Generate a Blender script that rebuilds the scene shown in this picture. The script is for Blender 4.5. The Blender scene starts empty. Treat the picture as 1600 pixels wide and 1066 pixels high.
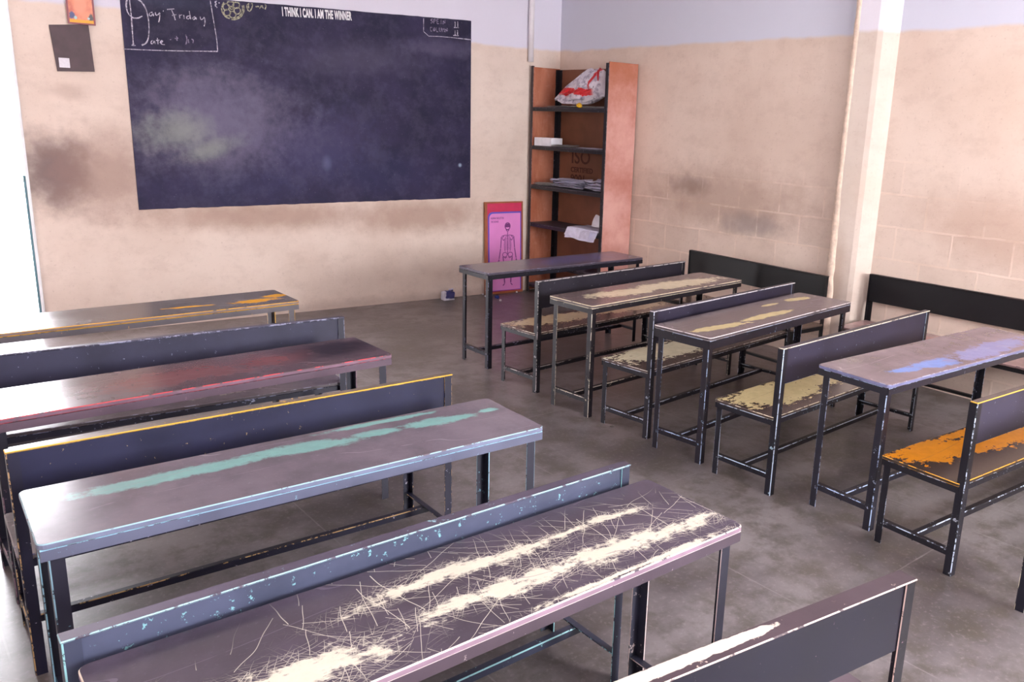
import bpy, bmesh, math, random
from mathutils import Vector, Matrix, noise as mnoise
random.seed(7)
sc = bpy.context.scene
COL = sc.collection
R = math.radians

def srgb(r, g, b):
    def f(c):
        c /= 255.0
        return c / 12.92 if c <= 0.04045 else ((c + 0.055) / 1.055) ** 2.4
    return (f(r), f(g), f(b), 1.0)

# ------------------------------------------------------------------ camera
cam_d = bpy.data.cameras.new('camera')
cam = bpy.data.objects.new('camera', cam_d)
COL.objects.link(cam)
sc.camera = cam
YAW, PITCH, ROLL = 0.71525, -0.24798, 0.03854
fw = Vector((math.sin(YAW) * math.cos(PITCH), math.cos(YAW) * math.cos(PITCH), math.sin(PITCH)))
rt = Vector((math.cos(YAW), -math.sin(YAW), 0))
up = rt.cross(fw)
r2 = rt * math.cos(ROLL) + up * math.sin(ROLL)
u2 = -rt * math.sin(ROLL) + up * math.cos(ROLL)
M = Matrix(((r2.x, u2.x, -fw.x, -6.0484), (r2.y, u2.y, -fw.y, -7.4630), (r2.z, u2.z, -fw.z, 1.8662), (0, 0, 0, 1)))
cam.matrix_world = M
cam_d.sensor_width = 36
cam_d.lens = 1318.76 / 1600 * 36
cam_d.shift_x = -106.0 / 1600
cam_d.shift_y = -8.5 / 1600
cam_d.clip_start = 0.05

# ------------------------------------------------------------------ world, lights, exposure
w = bpy.data.worlds.new('daylight')
sc.world = w
w.use_nodes = True
bg = w.node_tree.nodes['Background']
bg.inputs[0].default_value = (0.96, 0.95, 1.0, 1)
bg.inputs[1].default_value = 16.0
sc.view_settings.view_transform = 'Standard'
sc.view_settings.look = 'None'
sc.view_settings.exposure = 0.38
sc.view_settings.gamma = 1.0
sc.view_settings.use_curve_mapping = False

def area(name, loc, direction, sx, sy, power, color):
    l = bpy.data.lights.new(name, 'AREA')
    l.shape = 'RECTANGLE'
    l.size, l.size_y, l.energy, l.color = sx, sy, power, color
    o = bpy.data.objects.new(name, l)
    COL.objects.link(o)
    o.location = loc
    o.rotation_euler = Vector(direction).to_track_quat('-Z', 'Y').to_euler()
    return o
# lamps added outside the doorway and the unseen windows, boosting the world's daylight
area('window_light_left', (-7.15, -7.9, 1.8), (1, 0, -0.12), 1.2, 1.2, 20, (1.0, 0.98, 0.98))
area('window_light_back', (-4.9, -9.75, 1.9), (0, 1, -0.1), 1.7, 1.4, 25, (1.0, 0.98, 0.98))
area('window_light_back', (-1.9, -9.75, 1.9), (0, 1, -0.1), 1.7, 1.4, 250, (1.0, 0.98, 0.98))
area('door_light', (-5.62, 0.75, 1.5), (0.1, -1, -0.25), 1.0, 2.3, 25, (0.95, 0.96, 1.0))

# ------------------------------------------------------------------ node helpers
class NT:
    def __init__(s, name):
        s.m = bpy.data.materials.new(name)
        s.m.use_nodes = True
        s.t = s.m.node_tree
        s.b = s.t.nodes['Principled BSDF']
        s.co = s.t.nodes.new('ShaderNodeTexCoord').outputs['Object']
    def n(s, kind, **kw):
        nd = s.t.nodes.new(kind)
        for k, v in kw.items():
            setattr(nd, k, v)
        return nd
    def put(s, sock, v):
        if v is None:
            return
        if isinstance(v, bpy.types.NodeSocket):
            s.t.links.new(v, sock)
        else:
            sock.default_value = v
    def math(s, op, a, b=None, c=None, clamp=False):
        nd = s.n('ShaderNodeMath', operation=op, use_clamp=clamp)
        s.put(nd.inputs[0], a); s.put(nd.inputs[1], b); s.put(nd.inputs[2], c)
        return nd.outputs[0]
    def noise(s, scale=5, detail=4, rough=0.55, vec=None, dist=0.0, dim='3D'):
        nd = s.n('ShaderNodeTexNoise', noise_dimensions=dim)
        s.put(nd.inputs['Vector'], vec or s.co)
        nd.inputs['Scale'].default_value = scale
        nd.inputs['Detail'].default_value = detail
        nd.inputs['Roughness'].default_value = rough
        nd.inputs['Distortion'].default_value = dist
        return nd.outputs[0]
    def map(s, vec=None, loc=(0, 0, 0), rot=(0, 0, 0), scale=(1, 1, 1), kind='POINT'):
        nd = s.n('ShaderNodeMapping', vector_type=kind)
        s.put(nd.inputs['Vector'], vec or s.co)
        nd.inputs['Location'].default_value = loc
        nd.inputs['Rotation'].default_value = rot
        nd.inputs['Scale'].default_value = scale
        return nd.outputs[0]
    def step(s, v, a, b):           # smooth 0..1 from a to b
        nd = s.n('ShaderNodeMapRange', interpolation_type='SMOOTHSTEP')
        s.put(nd.inputs[0], v)
        nd.inputs[1].default_value = a
        nd.inputs[2].default_value = b
        return nd.outputs[0]
    def mix(s, f, a, b, mode='MIX'):
        nd = s.n('ShaderNodeMix', data_type='RGBA', blend_type=mode)
        s.put(nd.inputs[0], f); s.put(nd.inputs[6], a); s.put(nd.inputs[7], b)
        return nd.outputs[2]
    def sep(s, vec=None):
        nd = s.n('ShaderNodeSeparateXYZ')
        s.put(nd.inputs[0], vec or s.co)
        return nd.outputs
    def comb(s, x, y, z=0.0):
        nd = s.n('ShaderNodeCombineXYZ')
        s.put(nd.inputs[0], x); s.put(nd.inputs[1], y); s.put(nd.inputs[2], z)
        return nd.outputs[0]
    def ell(s, vec, E):             # distance field (1 = rim) of the nearest of some ellipses
        out = None
        for cx, cy, rx, ry, an in E:
            v = s.map(vec, (cx, cy, 0), (0, 0, an), (rx, ry, 1), 'TEXTURE')
            nd = s.n('ShaderNodeVectorMath', operation='LENGTH')
            s.put(nd.inputs[0], v)
            out = nd.outputs['Value'] if out is None else s.math('SMOOTH_MIN', out, nd.outputs['Value'], 0.25)
        return out
    def bump(s, h, strength=0.3, dist=0.01):
        nd = s.n('ShaderNodeBump')
        nd.inputs['Strength'].default_value = strength
        nd.inputs['Distance'].default_value = dist
        s.put(nd.inputs['Height'], h)
        s.t.links.new(nd.outputs[0], s.b.inputs['Normal'])
    def out(s, col, rough=0.5, spec=None, metal=None):
        s.put(s.b.inputs['Base Color'], col)
        s.put(s.b.inputs['Roughness'], rough)
        if spec is not None: s.put(s.b.inputs['Specular IOR Level'], spec)
        if metal is not None: s.put(s.b.inputs['Metallic'], metal)
        return s.m

def plain(name, rgb, rough=0.6, var=0.12, scale=14, spec=None):
    t = NT(name)
    n = t.noise(scale, 5)
    c = srgb(*rgb)
    d = tuple(x * (1 - var * 2) for x in c[:3]) + (1,)
    return t.out(t.mix(t.step(n, 0.3, 0.7), d, c), rough, spec)

# ------------------------------------------------------------------ geometry helpers
def empty(name, loc, rz, label, cat, group=None):
    o = bpy.data.objects.new(name, None)
    COL.objects.link(o)
    o.location = loc
    o.rotation_euler = (0, 0, rz)
    o.empty_display_size = 0.1
    o['label'] = label; o['category'] = cat
    if group: o['group'] = group
    return o

def link(name, bm, mats, parent=None, label=None, cat=None, group=None, kind=None, smooth=False, loc=None, rz=None):
    bmesh.ops.recalc_face_normals(bm, faces=bm.faces)
    me = bpy.data.meshes.new(name)
    bm.to_mesh(me); bm.free()
    for m in (mats if isinstance(mats, (list, tuple)) else [mats]):
        me.materials.append(m)
    if smooth:
        for p in me.polygons: p.use_smooth = True
    o = bpy.data.objects.new(name, me)
    COL.objects.link(o)
    if parent: o.parent = parent
    if loc is not None: o.location = loc
    if rz is not None: o.rotation_euler = (0, 0, rz)
    if label: o['label'] = label
    if cat: o['category'] = cat
    if group: o['group'] = group
    if kind: o['kind'] = kind
    return o

def box(bm, x0, x1, y0, y1, z0, z1, c=0.0, wear=1, mi=0, mat=None):
    """box with chamfered edges; the chamfers take material index `wear`"""
    def T(v): return (mat @ Vector(v)) if mat else Vector(v)
    if c <= 0:
        v = [bm.verts.new(T((x, y, z))) for z in (z0, z1) for y in (y0, y1) for x in (x0, x1)]
        for f in ((0, 1, 3, 2), (4, 5, 7, 6), (0, 1, 5, 4), (2, 3, 7, 6), (0, 2, 6, 4), (1, 3, 7, 5)):
            bm.faces.new([v[i] for i in f]).material_index = mi
        return
    lo, hi = (x0, y0, z0), (x1, y1, z1)
    V = {}
    for sx in (0, 1):
        for sy in (0, 1):
            for sz in (0, 1):
                s = (sx, sy, sz)
                for ax in range(3):      # vertex lying on the face of axis ax
                    p = []
                    for k in range(3):
                        e = (lo, hi)[s[k]][k]
                        p.append(e if k == ax else e + (c if s[k] == 0 else -c))
                    V[s, ax] = bm.verts.new(T(p))
    for ax in range(3):
        a, b = [k for k in range(3) if k != ax]
        for sd in (0, 1):
            q = []
            for sa, sb in ((0, 0), (1, 0), (1, 1), (0, 1)):
                s = [0, 0, 0]; s[ax] = sd; s[a] = sa; s[b] = sb
                q.append(V[tuple(s), ax])
            bm.faces.new(q).material_index = mi
        for sa in (0, 1):                # edges running along ax
            for sb in (0, 1):
                s0 = [0, 0, 0]; s0[a] = sa; s0[b] = sb
                s1 = list(s0); s1[ax] = 1
                s0, s1 = tuple(s0), tuple(s1)
                bm.faces.new((V[s0, a], V[s1, a], V[s1, b], V[s0, b])).material_index = wear
    for sx in (0, 1):
        for sy in (0, 1):
            for sz in (0, 1):
                s = (sx, sy, sz)
                bm.faces.new((V[s, 0], V[s, 1], V[s, 2])).material_index = wear

def angle(bm, o, ax, u, v, wd=0.036, t=0.004, c=0.0036):
    """angle-iron bar: outer corner at o, running along ax (a vector with its length), flanges along u and v"""
    o, ax, u, v = Vector(o), Vector(ax), Vector(u).normalized(), Vector(v).normalized()
    P = [(c, 0), (wd, 0), (wd, t), (t, t), (t, wd), (0, wd), (0, c)]
    W = [0, 1, 0, 0, 1, 0, 1]
    a = [bm.verts.new(o + u * p + v * q) for p, q in P]
    b = [bm.verts.new(o + u * p + v * q + ax) for p, q in P]
    for i in range(7):
        j = (i + 1) % 7
        bm.faces.new((a[i], a[j], b[j], b[i])).material_index = W[i]
    for r in (a, b):
        bm.faces.new((r[0], r[1], r[2], r[3])); bm.faces.new((r[0], r[3], r[4], r[5], r[6]))

def slab(bm, L, W, z0, z1, r=0.02, c=0.003, seg=4):
    """thin board with rounded corners and worn chamfered rims, centred on the origin"""
    def ring(g, z):
        out = []
        rr = max(r - g, 0.001)
        for cx, cy, a0 in ((L / 2 - r, W / 2 - r, 0), (-L / 2 + r, W / 2 - r, 90), (-L / 2 + r, -W / 2 + r, 180), (L / 2 - r, -W / 2 + r, 270)):
            for i in range(seg + 1):
                a = R(a0 + 90 * i / seg)
                out.append(bm.verts.new((cx + rr * math.cos(a), cy + rr * math.sin(a), z)))
        return out
    A, B, C, D = ring(c, z1), ring(0, z1 - c), ring(0, z0 + c), ring(c, z0)
    n = len(A)
    bm.faces.new(A); bm.faces.new(list(reversed(D)))
    for p, q, m in ((A, B, 1), (B, C, 2), (C, D, 1)):
        for i in range(n):
            bm.faces.new((p[i], p[(i + 1) % n], q[(i + 1) % n], q[i])).material_index = m

def tube(bm, pts, r, n=8, flat=None):
    """round (or squashed) tube along points"""
    rings = []
    for i, p in enumerate(pts):
        p = Vector(p)
        d = (Vector(pts[min(i + 1, len(pts) - 1)]) - Vector(pts[max(i - 1, 0)])).normalized()
        a = d.orthogonal().normalized(); b = d.cross(a)
        rings.append([bm.verts.new(p + (a * math.cos(2 * math.pi * k / n) + b * math.sin(2 * math.pi * k / n)) * r) for k in range(n)])
    for x, y in zip(rings, rings[1:]):
        for k in range(n):
            bm.faces.new((x[k], x[(k + 1) % n], y[(k + 1) % n], y[k]))
    bm.faces.new(list(reversed(rings[0]))); bm.faces.new(rings[-1])

def stroke(bm, pts, wd, y=0.0, th=0.0012, jit=0.0):
    """a drawn line: thin raised ribbon on a surface facing -y; pts are (x, z)"""
    P = [Vector((a, b)) for a, b in pts]
    if len(P) > 2:                      # round the corners once
        Q = [P[0]]
        for a, b in zip(P, P[1:]):
            Q += [a.lerp(b, 0.25), a.lerp(b, 0.75)]
        P = Q + [P[-1]]
    top, bot = [], []
    for i, p in enumerate(P):
        d = P[min(i + 1, len(P) - 1)] - P[max(i - 1, 0)]
        if d.length < 1e-6: d = Vector((1, 0))
        d.normalize(); nn = Vector((-d.y, d.x)) * wd * 0.5 * (1 + random.uniform(-jit, jit))
        top.append((p + nn, p - nn))
    f = [[bm.verts.new((q.x, y - th, q.y)) for q in t] for t in top]
    g = [[bm.verts.new((q.x, y, q.y)) for q in t] for t in top]
    for i in range(len(P) - 1):
        bm.faces.new((f[i][0], f[i + 1][0], f[i + 1][1], f[i][1]))
        bm.faces.new((f[i][0], f[i + 1][0], g[i + 1][0], g[i][0]))
        bm.faces.new((f[i][1], f[i + 1][1], g[i + 1][1], g[i][1]))

def text_mesh(name, body, size, mat, parent, loc, rot, sx=1.0, offset=0.0, ext=0.0008):
    cu = bpy.data.curves.new(name, 'FONT')
    cu.body = body; cu.size = size; cu.offset = offset; cu.space_character = 1.0 + offset * 25; cu.extrude = ext
    tmp = bpy.data.objects.new(name + '_curve', cu)
    COL.objects.link(tmp)
    bpy.context.view_layer.update()
    me = bpy.data.meshes.new_from_object(tmp.evaluated_get(bpy.context.evaluated_depsgraph_get()))
    bpy.data.objects.remove(tmp)
    me.materials.clear(); me.materials.append(mat)
    o = bpy.data.objects.new(name, me)
    COL.objects.link(o)
    o.parent = parent; o.location = loc; o.rotation_euler = rot; o.scale = (sx, 1, 1)
    return o
# ================================================================== THE ROOM
# corner of the front wall and the right wall at the origin; the front wall runs to -x, the right wall to -y
FA = -0.07884            # the front wall is not quite square to the right one
X_END, HC = -6.95, 3.4
DOOR_L, DOOR_R, DOOR_T = -6.25, -4.985, 2.95

def grime_wall(name, base, dark, upper, axis, stains, blocks=None):
    """distempered wall: cream below 2.6 m, lilac above, rubbed brown in places"""
    t = NT(name)
    s = t.sep()
    h = s[2]; u = s[0] if axis == 'x' else s[1]
    uv = t.comb(u, h)
    big = t.noise(1.3, 5, 0.6)
    fine = t.noise(38, 6, 0.7)
    mid = t.noise(7, 5, 0.6)
    col = t.mix(t.step(big, 0.35, 0.7), srgb(*base), tuple(a * b for a, b in zip(srgb(*base), (0.90, 0.875, 0.86, 1))))
    wob = t.math('MULTIPLY_ADD', t.math('SUBTRACT', mid, 0.5), 0.9, 0.0)
    for E, k, c in stains:
        d = t.math('ADD', t.ell(uv, E), wob)
        f = t.math('MULTIPLY', t.math('SUBTRACT', 1.0, t.step(d, 0.25, 1.25)), k)
        col = t.mix(f, col, srgb(*(c or dark)))
    m2 = t.noise(4.2, 8, 0.72, t.map(scale=(1, 1, 1.6)))
    col = t.mix(t.math('MULTIPLY', t.step(m2, 0.46, 0.68), 0.15), col, srgb(*dark))
    hb = None
    if blocks:
        br = t.n('ShaderNodeTexBrick')
        v = t.map(t.comb(u, t.math('ADD', h, t.math('MULTIPLY', t.math('SUBTRACT', t.noise(3, 2), 0.5), 0.03))), (0.18, -0.925 + 0.247, 0))
        t.put(br.inputs['Vector'], v)
        br.inputs['Scale'].default_value = 1.0
        br.inputs['Mortar Size'].default_value = 0.011
        br.inputs['Mortar Smooth'].default_value = 0.6
        br.inputs['Brick Width'].default_value = 0.44
        br.inputs['Row Height'].default_value = 0.247
        br.inputs['Color1'].default_value = (1, 1, 1, 1)
        br.inputs['Color2'].default_value = (0.86, 0.845, 0.84, 1)
        br.inputs['Mortar'].default_value = (1.0, 0.98, 0.95, 1)
        zone = t.math('MULTIPLY', t.step(t.math('ADD', h, t.math('MULTIPLY', t.math('SUBTRACT', big, 0.5), 1.2)), 1.75, 1.15), 0.85)
        col = t.mix(zone, col, t.mix(1.0, col, br.outputs['Color'], 'MULTIPLY'))
        mort = t.math('MULTIPLY', t.math('MULTIPLY', br.outputs['Fac'], zone), t.step(t.noise(4, 4), 0.44, 0.6))
        col = t.mix(t.math('MULTIPLY', mort, 0.38), col, srgb(226, 206, 196))
        hb = t.math('MULTIPLY', mort, 0.6)
    # flecks of bare plaster
    col = t.mix(t.math('MULTIPLY', t.step(fine, 0.57, 0.72), 0.34), col, srgb(*dark))
    line = t.math('ADD', h, t.math('MULTIPLY', t.math('SUBTRACT', t.noise(2.5, 4), 0.5), 0.07))
    col = t.mix(t.step(line, 2.575, 2.615), col, srgb(*upper))
    hh = t.math('MULTIPLY', t.math('ADD', fine, mid), 0.35)
    if hb is not None: hh = t.math('ADD', hh, hb)
    t.bump(hh, 0.35, 0.012)
    return t.out(col, 0.75, 0.25)

M_FRONT = grime_wall('front_wall_paint', (224, 207, 196), (150, 122, 112), (214, 210, 224), 'x', [
    ([(-4.80, 1.33, 0.30, 0.34, 0.0)], 0.85, (92, 78, 84)),
    ([(-4.50, 1.30, 0.50, 0.42, 0.0)], 0.65, (150, 122, 114)),
    ([(-3.2, 0.93, 1.25, 0.16, -0.02), (-1.7, 0.88, 0.9, 0.2, 0.0)], 0.72, (164, 134, 120)),
    ([(-1.0, 1.3, 0.5, 0.5, 0.0)], 0.2, (190, 160, 145)),
    ([(-4.65, 1.95, 0.16, 0.07, 0.0)], 0.35, (165, 140, 130)),
    ([(-2.6, 0.0, 2.6, 0.10, 0.0)], 0.4, (150, 128, 120))])
M_RIGHT = grime_wall('right_wall_paint', (216, 196, 183), (150, 118, 104), (200, 200, 214), 'y', [
    ([(-2.4, 1.22, 1.15, 0.34, 0.0)], 0.62, (156, 130, 118)), ([(-2.9, 1.8, 0.9, 0.5, 0.0)], 0.3, (184, 160, 146)),
    ([(-2.75, 1.03, 0.4, 0.12, 0.0)], 0.5, (132, 124, 126)),
    ([(-4.9, 1.25, 0.75, 0.28, 0.1)], 0.5, (178, 148, 132)),
    ([(-2.0, 1.33, 0.28, 0.11, 0.0)], 0.5, (120, 98, 92)),
    ([(-5.2, 2.1, 1.0, 0.45, 0.2)], 0.25, (196, 168, 146))], blocks=True)
M_PIER = grime_wall('pier_plaster', (214, 199, 188), (176, 150, 136), (222, 216, 226), 'y', [
    ([(-3.72, 0.6, 0.08, 0.55, 0.0)], 0.55, (176, 148, 130)),
    ([(-3.85, 1.45, 0.15, 0.2, 0.0)], 0.25, (196, 172, 152))])
M_PLAIN = plain('back_wall_paint', (222, 206, 196), 0.8, 0.05, 3)
M_CEIL = plain('ceiling_paint', (226, 220, 222), 0.85, 0.04, 3)

def wall_grid(bm, s0, s1, z0, z1, y, thick):
    box(bm, s0, s1, y, y + thick, z0, z1)

bm = bmesh.new()                                    # front wall, with the doorway at its left end
box(bm, DOOR_R, 0.12, 0, 0.2, 0, HC)
box(bm, X_END - 0.4, DOOR_L, 0, 0.2, 0, HC)
box(bm, DOOR_L, DOOR_R, 0, 0.2, DOOR_T, HC)
link('wall_front', bm, M_FRONT, kind='structure', rz=FA)
bm = bmesh.new(); box(bm, 0, 0.2, -9.7, 0.0, 0, HC)
link('wall_right', bm, M_RIGHT, kind='structure')
def holed(name, holes, along, fixed0, fixed1, a0, a1, m):
    bm = bmesh.new()
    cur = a0
    def add(p, q, z0, z1):
        if along == 'y': box(bm, fixed0, fixed1, p, q, z0, z1)
        else: box(bm, p, q, fixed0, fixed1, z0, z1)
    for p, q, z0, z1 in holes:
        add(cur, p, 0, HC); add(p, q, 0, z0); add(p, q, z1, HC); cur = q
    add(cur, a1, 0, HC)
    return link(name, bm, m, kind='structure')
holed('wall_left', [(-8.6, -7.2, 1.1, 2.4)], 'y', X_END - 0.2, X_END, -9.7, 0.56, M_PLAIN)
holed('wall_back', [(-5.75, -4.05, 1.2, 2.6), (-2.75, -1.05, 1.2, 2.6)], 'x', -9.7, -9.5, X_END, 0.0, M_PLAIN)
bm = bmesh.new(); box(bm, X_END - 0.2, 0.2, -9.7, 0.95, HC, HC + 0.15)
link('ceiling', bm, M_CEIL, kind='structure')

# window frames with bars in the three windows behind the camera's view
M_WIN = plain('window_paint', (120, 130, 140), 0.5)
k = 1
for along, fx, a0, a1, z0, z1 in (('y', X_END - 0.1, -8.6, -7.2, 1.1, 2.4),
                                  ('x', -9.6, -5.75, -4.05, 1.2, 2.6), ('x', -9.6, -2.75, -1.05, 1.2, 2.6)):
    bm = bmesh.new()
    def bar(p, q, u0, u1):
        if along == 'y': box(bm, fx - 0.02, fx + 0.02, p, q, u0, u1)
        else: box(bm, p, q, fx - 0.02, fx + 0.02, u0, u1)
    bar(a0, a1, z0, z0 + 0.05); bar(a0, a1, z1 - 0.05, z1); bar(a0, a0 + 0.05, z0 + 0.05, z1 - 0.05); bar(a1 - 0.05, a1, z0 + 0.05, z1 - 0.05)
    for i in range(1, 6):
        m_ = a0 + (a1 - a0) * i / 6
        bar(m_ - 0.008, m_ + 0.008, z0 + 0.05, z1 - 0.05)
    link('window_%d' % k, bm, M_WIN, kind='structure'); k += 1

# floor: trowelled grey cement, polished by feet, with faint joints
t = NT('cement_floor')
a = t.noise(1.1, 6, 0.62); b = t.noise(6, 6, 0.65); c = t.noise(45, 4, 0.7)
col = t.mix(t.step(a, 0.32, 0.68), srgb(78, 71, 72), srgb(134, 127, 129))
col = t.mix(t.math('MULTIPLY', t.step(b, 0.42, 0.66), 0.75), col, srgb(80, 74, 66))
col = t.mix(t.math('MULTIPLY', t.step(c, 0.52, 0.7), 0.3), col, srgb(158, 150, 152))
s = t.sep()
def joint(sock, pitch, off, wdt):
    f = t.math('FRACT', t.math('DIVIDE', t.math('ADD', sock, off), pitch))
    return t.math('LESS_THAN', t.math('ABSOLUTE', t.math('SUBTRACT', f, 0.5)), wdt / pitch)
j = t.math('MAXIMUM', joint(t.math('ADD', s[1], t.math('MULTIPLY', b, 0.01)), 1.25, 0.36 + 0.625 + 3.0, 0.0035), joint(s[0], 1.25, 0.84 + 0.625, 0.0035))
j = t.math('MULTIPLY', j, t.step(t.noise(3, 3), 0.35, 0.55))
col = t.mix(t.math('MULTIPLY', j, 0.3), col, srgb(160, 154, 156))
dn = t.ell(t.comb(s[0], s[1]), [(-1.2, -2.5, 1.6, 1.6, 0.0)])
col = t.mix(t.math('MULTIPLY', t.step(dn, 1.3, 0.3), 0.35), col, srgb(98, 66, 58))
t.bump(t.math('ADD', t.math('MULTIPLY', b, 0.5), t.math('MULTIPLY', c, 0.1)), 0.03, 0.01)
M_FLOOR = t.out(col, t.math('ADD', 0.22, t.math('MULTIPLY', a, 0.2)), 0.5)
bm = bmesh.new(); box(bm, X_END - 0.2, 0.2, -9.7, 0.95, -0.1, 0.0)
link('floor', bm, M_FLOOR, kind='structure')
# sunlit ground outside the doorway
bm = bmesh.new(); box(bm, -16, 4, 0.95, 16, -0.16, -0.02)
link('ground_outside', bm, plain('pale_ground', (232, 228, 226), 0.8, 0.04, 2), kind='structure')

# door frame at the left end of the front wall
M_JAMB = plain('door_frame_paint', (236, 236, 240), 0.45, 0.06, 5)
bm = bmesh.new()
for x0, x1 in ((DOOR_R - 0.022, DOOR_R), (DOOR_L, DOOR_L + 0.045)):
    box(bm, x0, x1, -0.018, 0.12, 0, DOOR_T, 0.003, 0)
box(bm, DOOR_L + 0.045, DOOR_R - 0.022, -0.018, 0.12, DOOR_T - 0.05, DOOR_T, 0.003, 0)
link('door_1', bm, M_JAMB, kind='structure', rz=FA)
bm = bmesh.new()
box(bm, DOOR_R - 0.040, DOOR_R - 0.0225, -0.012, 0.02, 0, 1.30, 0.002, 0)
link('trim_1', bm, plain('weathered_teal_strip', (92, 130, 142), 0.5), kind='structure', rz=FA)

# pier on the right wall with a rough ridge of plaster down its far corner
bm = bmesh.new()
P_ = [(0.0, -3.65), (-0.085, -3.65), (-0.092, -3.66), (-0.092, -3.84), (-0.08, -3.88), (-0.03, -3.94), (0.0, -3.97)]
v0 = [bm.verts.new((a, b, 0)) for a, b in P_]; v1 = [bm.verts.new((a, b, HC)) for a, b in P_]
for i in range(len(P_)): bm.faces.new((v0[i], v0[(i + 1) % len(P_)], v1[(i + 1) % len(P_)], v1[i]))
bm.faces.new(v0); bm.faces.new(v1)
link('wall_pier', bm, M_PIER, kind='structure')
bm = bmesh.new()
prev = None
nz, nk = 150, 8
for i in range(nz + 1):
    z = HC * i / nz * 0.999
    low = max(0.0, 1.0 - z / 1.5)
    ring = []
    for q in range(nk + 1):
        a = math.pi * q / nk
        rr = 0.022 + low * 0.022 + 0.012 * (0.25 + low) * mnoise.noise(Vector((q * 0.7, z * 9, 3)))
        ring.append(bm.verts.new((-0.083 - rr * math.sin(a) * 0.8, -3.660 - 0.02 * low + rr * math.cos(a) * 1.15, z)))
    if prev:
        for q in range(nk):
            bm.faces.new((prev[q], prev[q + 1], ring[q + 1], ring[q]))
    prev = ring
link('trim_2', bm, plain('ridge_plaster', (226, 202, 184), 0.85, 0.12, 25), kind='structure', smooth=True)

# conduit pipe above the shelf unit
bm = bmesh.new(); tube(bm, [(-0.40, -0.034, 2.46), (-0.40, -0.034, HC)], 0.030, 14)
link('wall_pipe', bm, plain('pipe_white', (226, 220, 226), 0.4, 0.04), label='white vertical pipe on the front wall above the shelf unit', cat='pipe', smooth=True, rz=FA)
# ================================================================== DESKS AND BENCHES
def metal_mats(tag, base, fleck, edge, edge_amt):
    """painted angle iron: body with a few chips, and its rubbed corners"""
    base = tuple(int(v * 0.55) for v in base)
    t = NT(tag + '_frame_paint')
    n = t.noise(3, 3); f = t.noise(55, 5, 0.7); g = t.noise(14, 4, 0.6)
    col = t.mix(t.step(n, 0.3, 0.7), srgb(*base), tuple(x * 1.5 for x in srgb(*base)[:3]) + (1,))
    chip = t.math('MULTIPLY', t.step(t.math('ADD', t.math('MULTIPLY', f, 0.55), t.math('MULTIPLY', g, 0.45)), 0.60, 0.63), 0.85)
    col = t.mix(chip, col, srgb(*fleck))
    t.bump(f, 0.1, 0.002)
    a = t.out(col, t.math('ADD', 0.28, t.math('MULTIPLY', g, 0.28)), 0.45)
    t = NT(tag + '_worn_edge')
    f = t.noise(30, 5, 0.7); g = t.noise(5, 3, 0.6)
    th = t.math('ADD', t.math('MULTIPLY', f, 0.6), t.math('MULTIPLY', g, 0.4))
    col = t.mix(t.step(th, 0.54 - edge_amt * 0.12, 0.58 - edge_amt * 0.12), srgb(*base), srgb(*edge))
    b = t.out(col, 0.45, 0.5)
    return a, b

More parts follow.
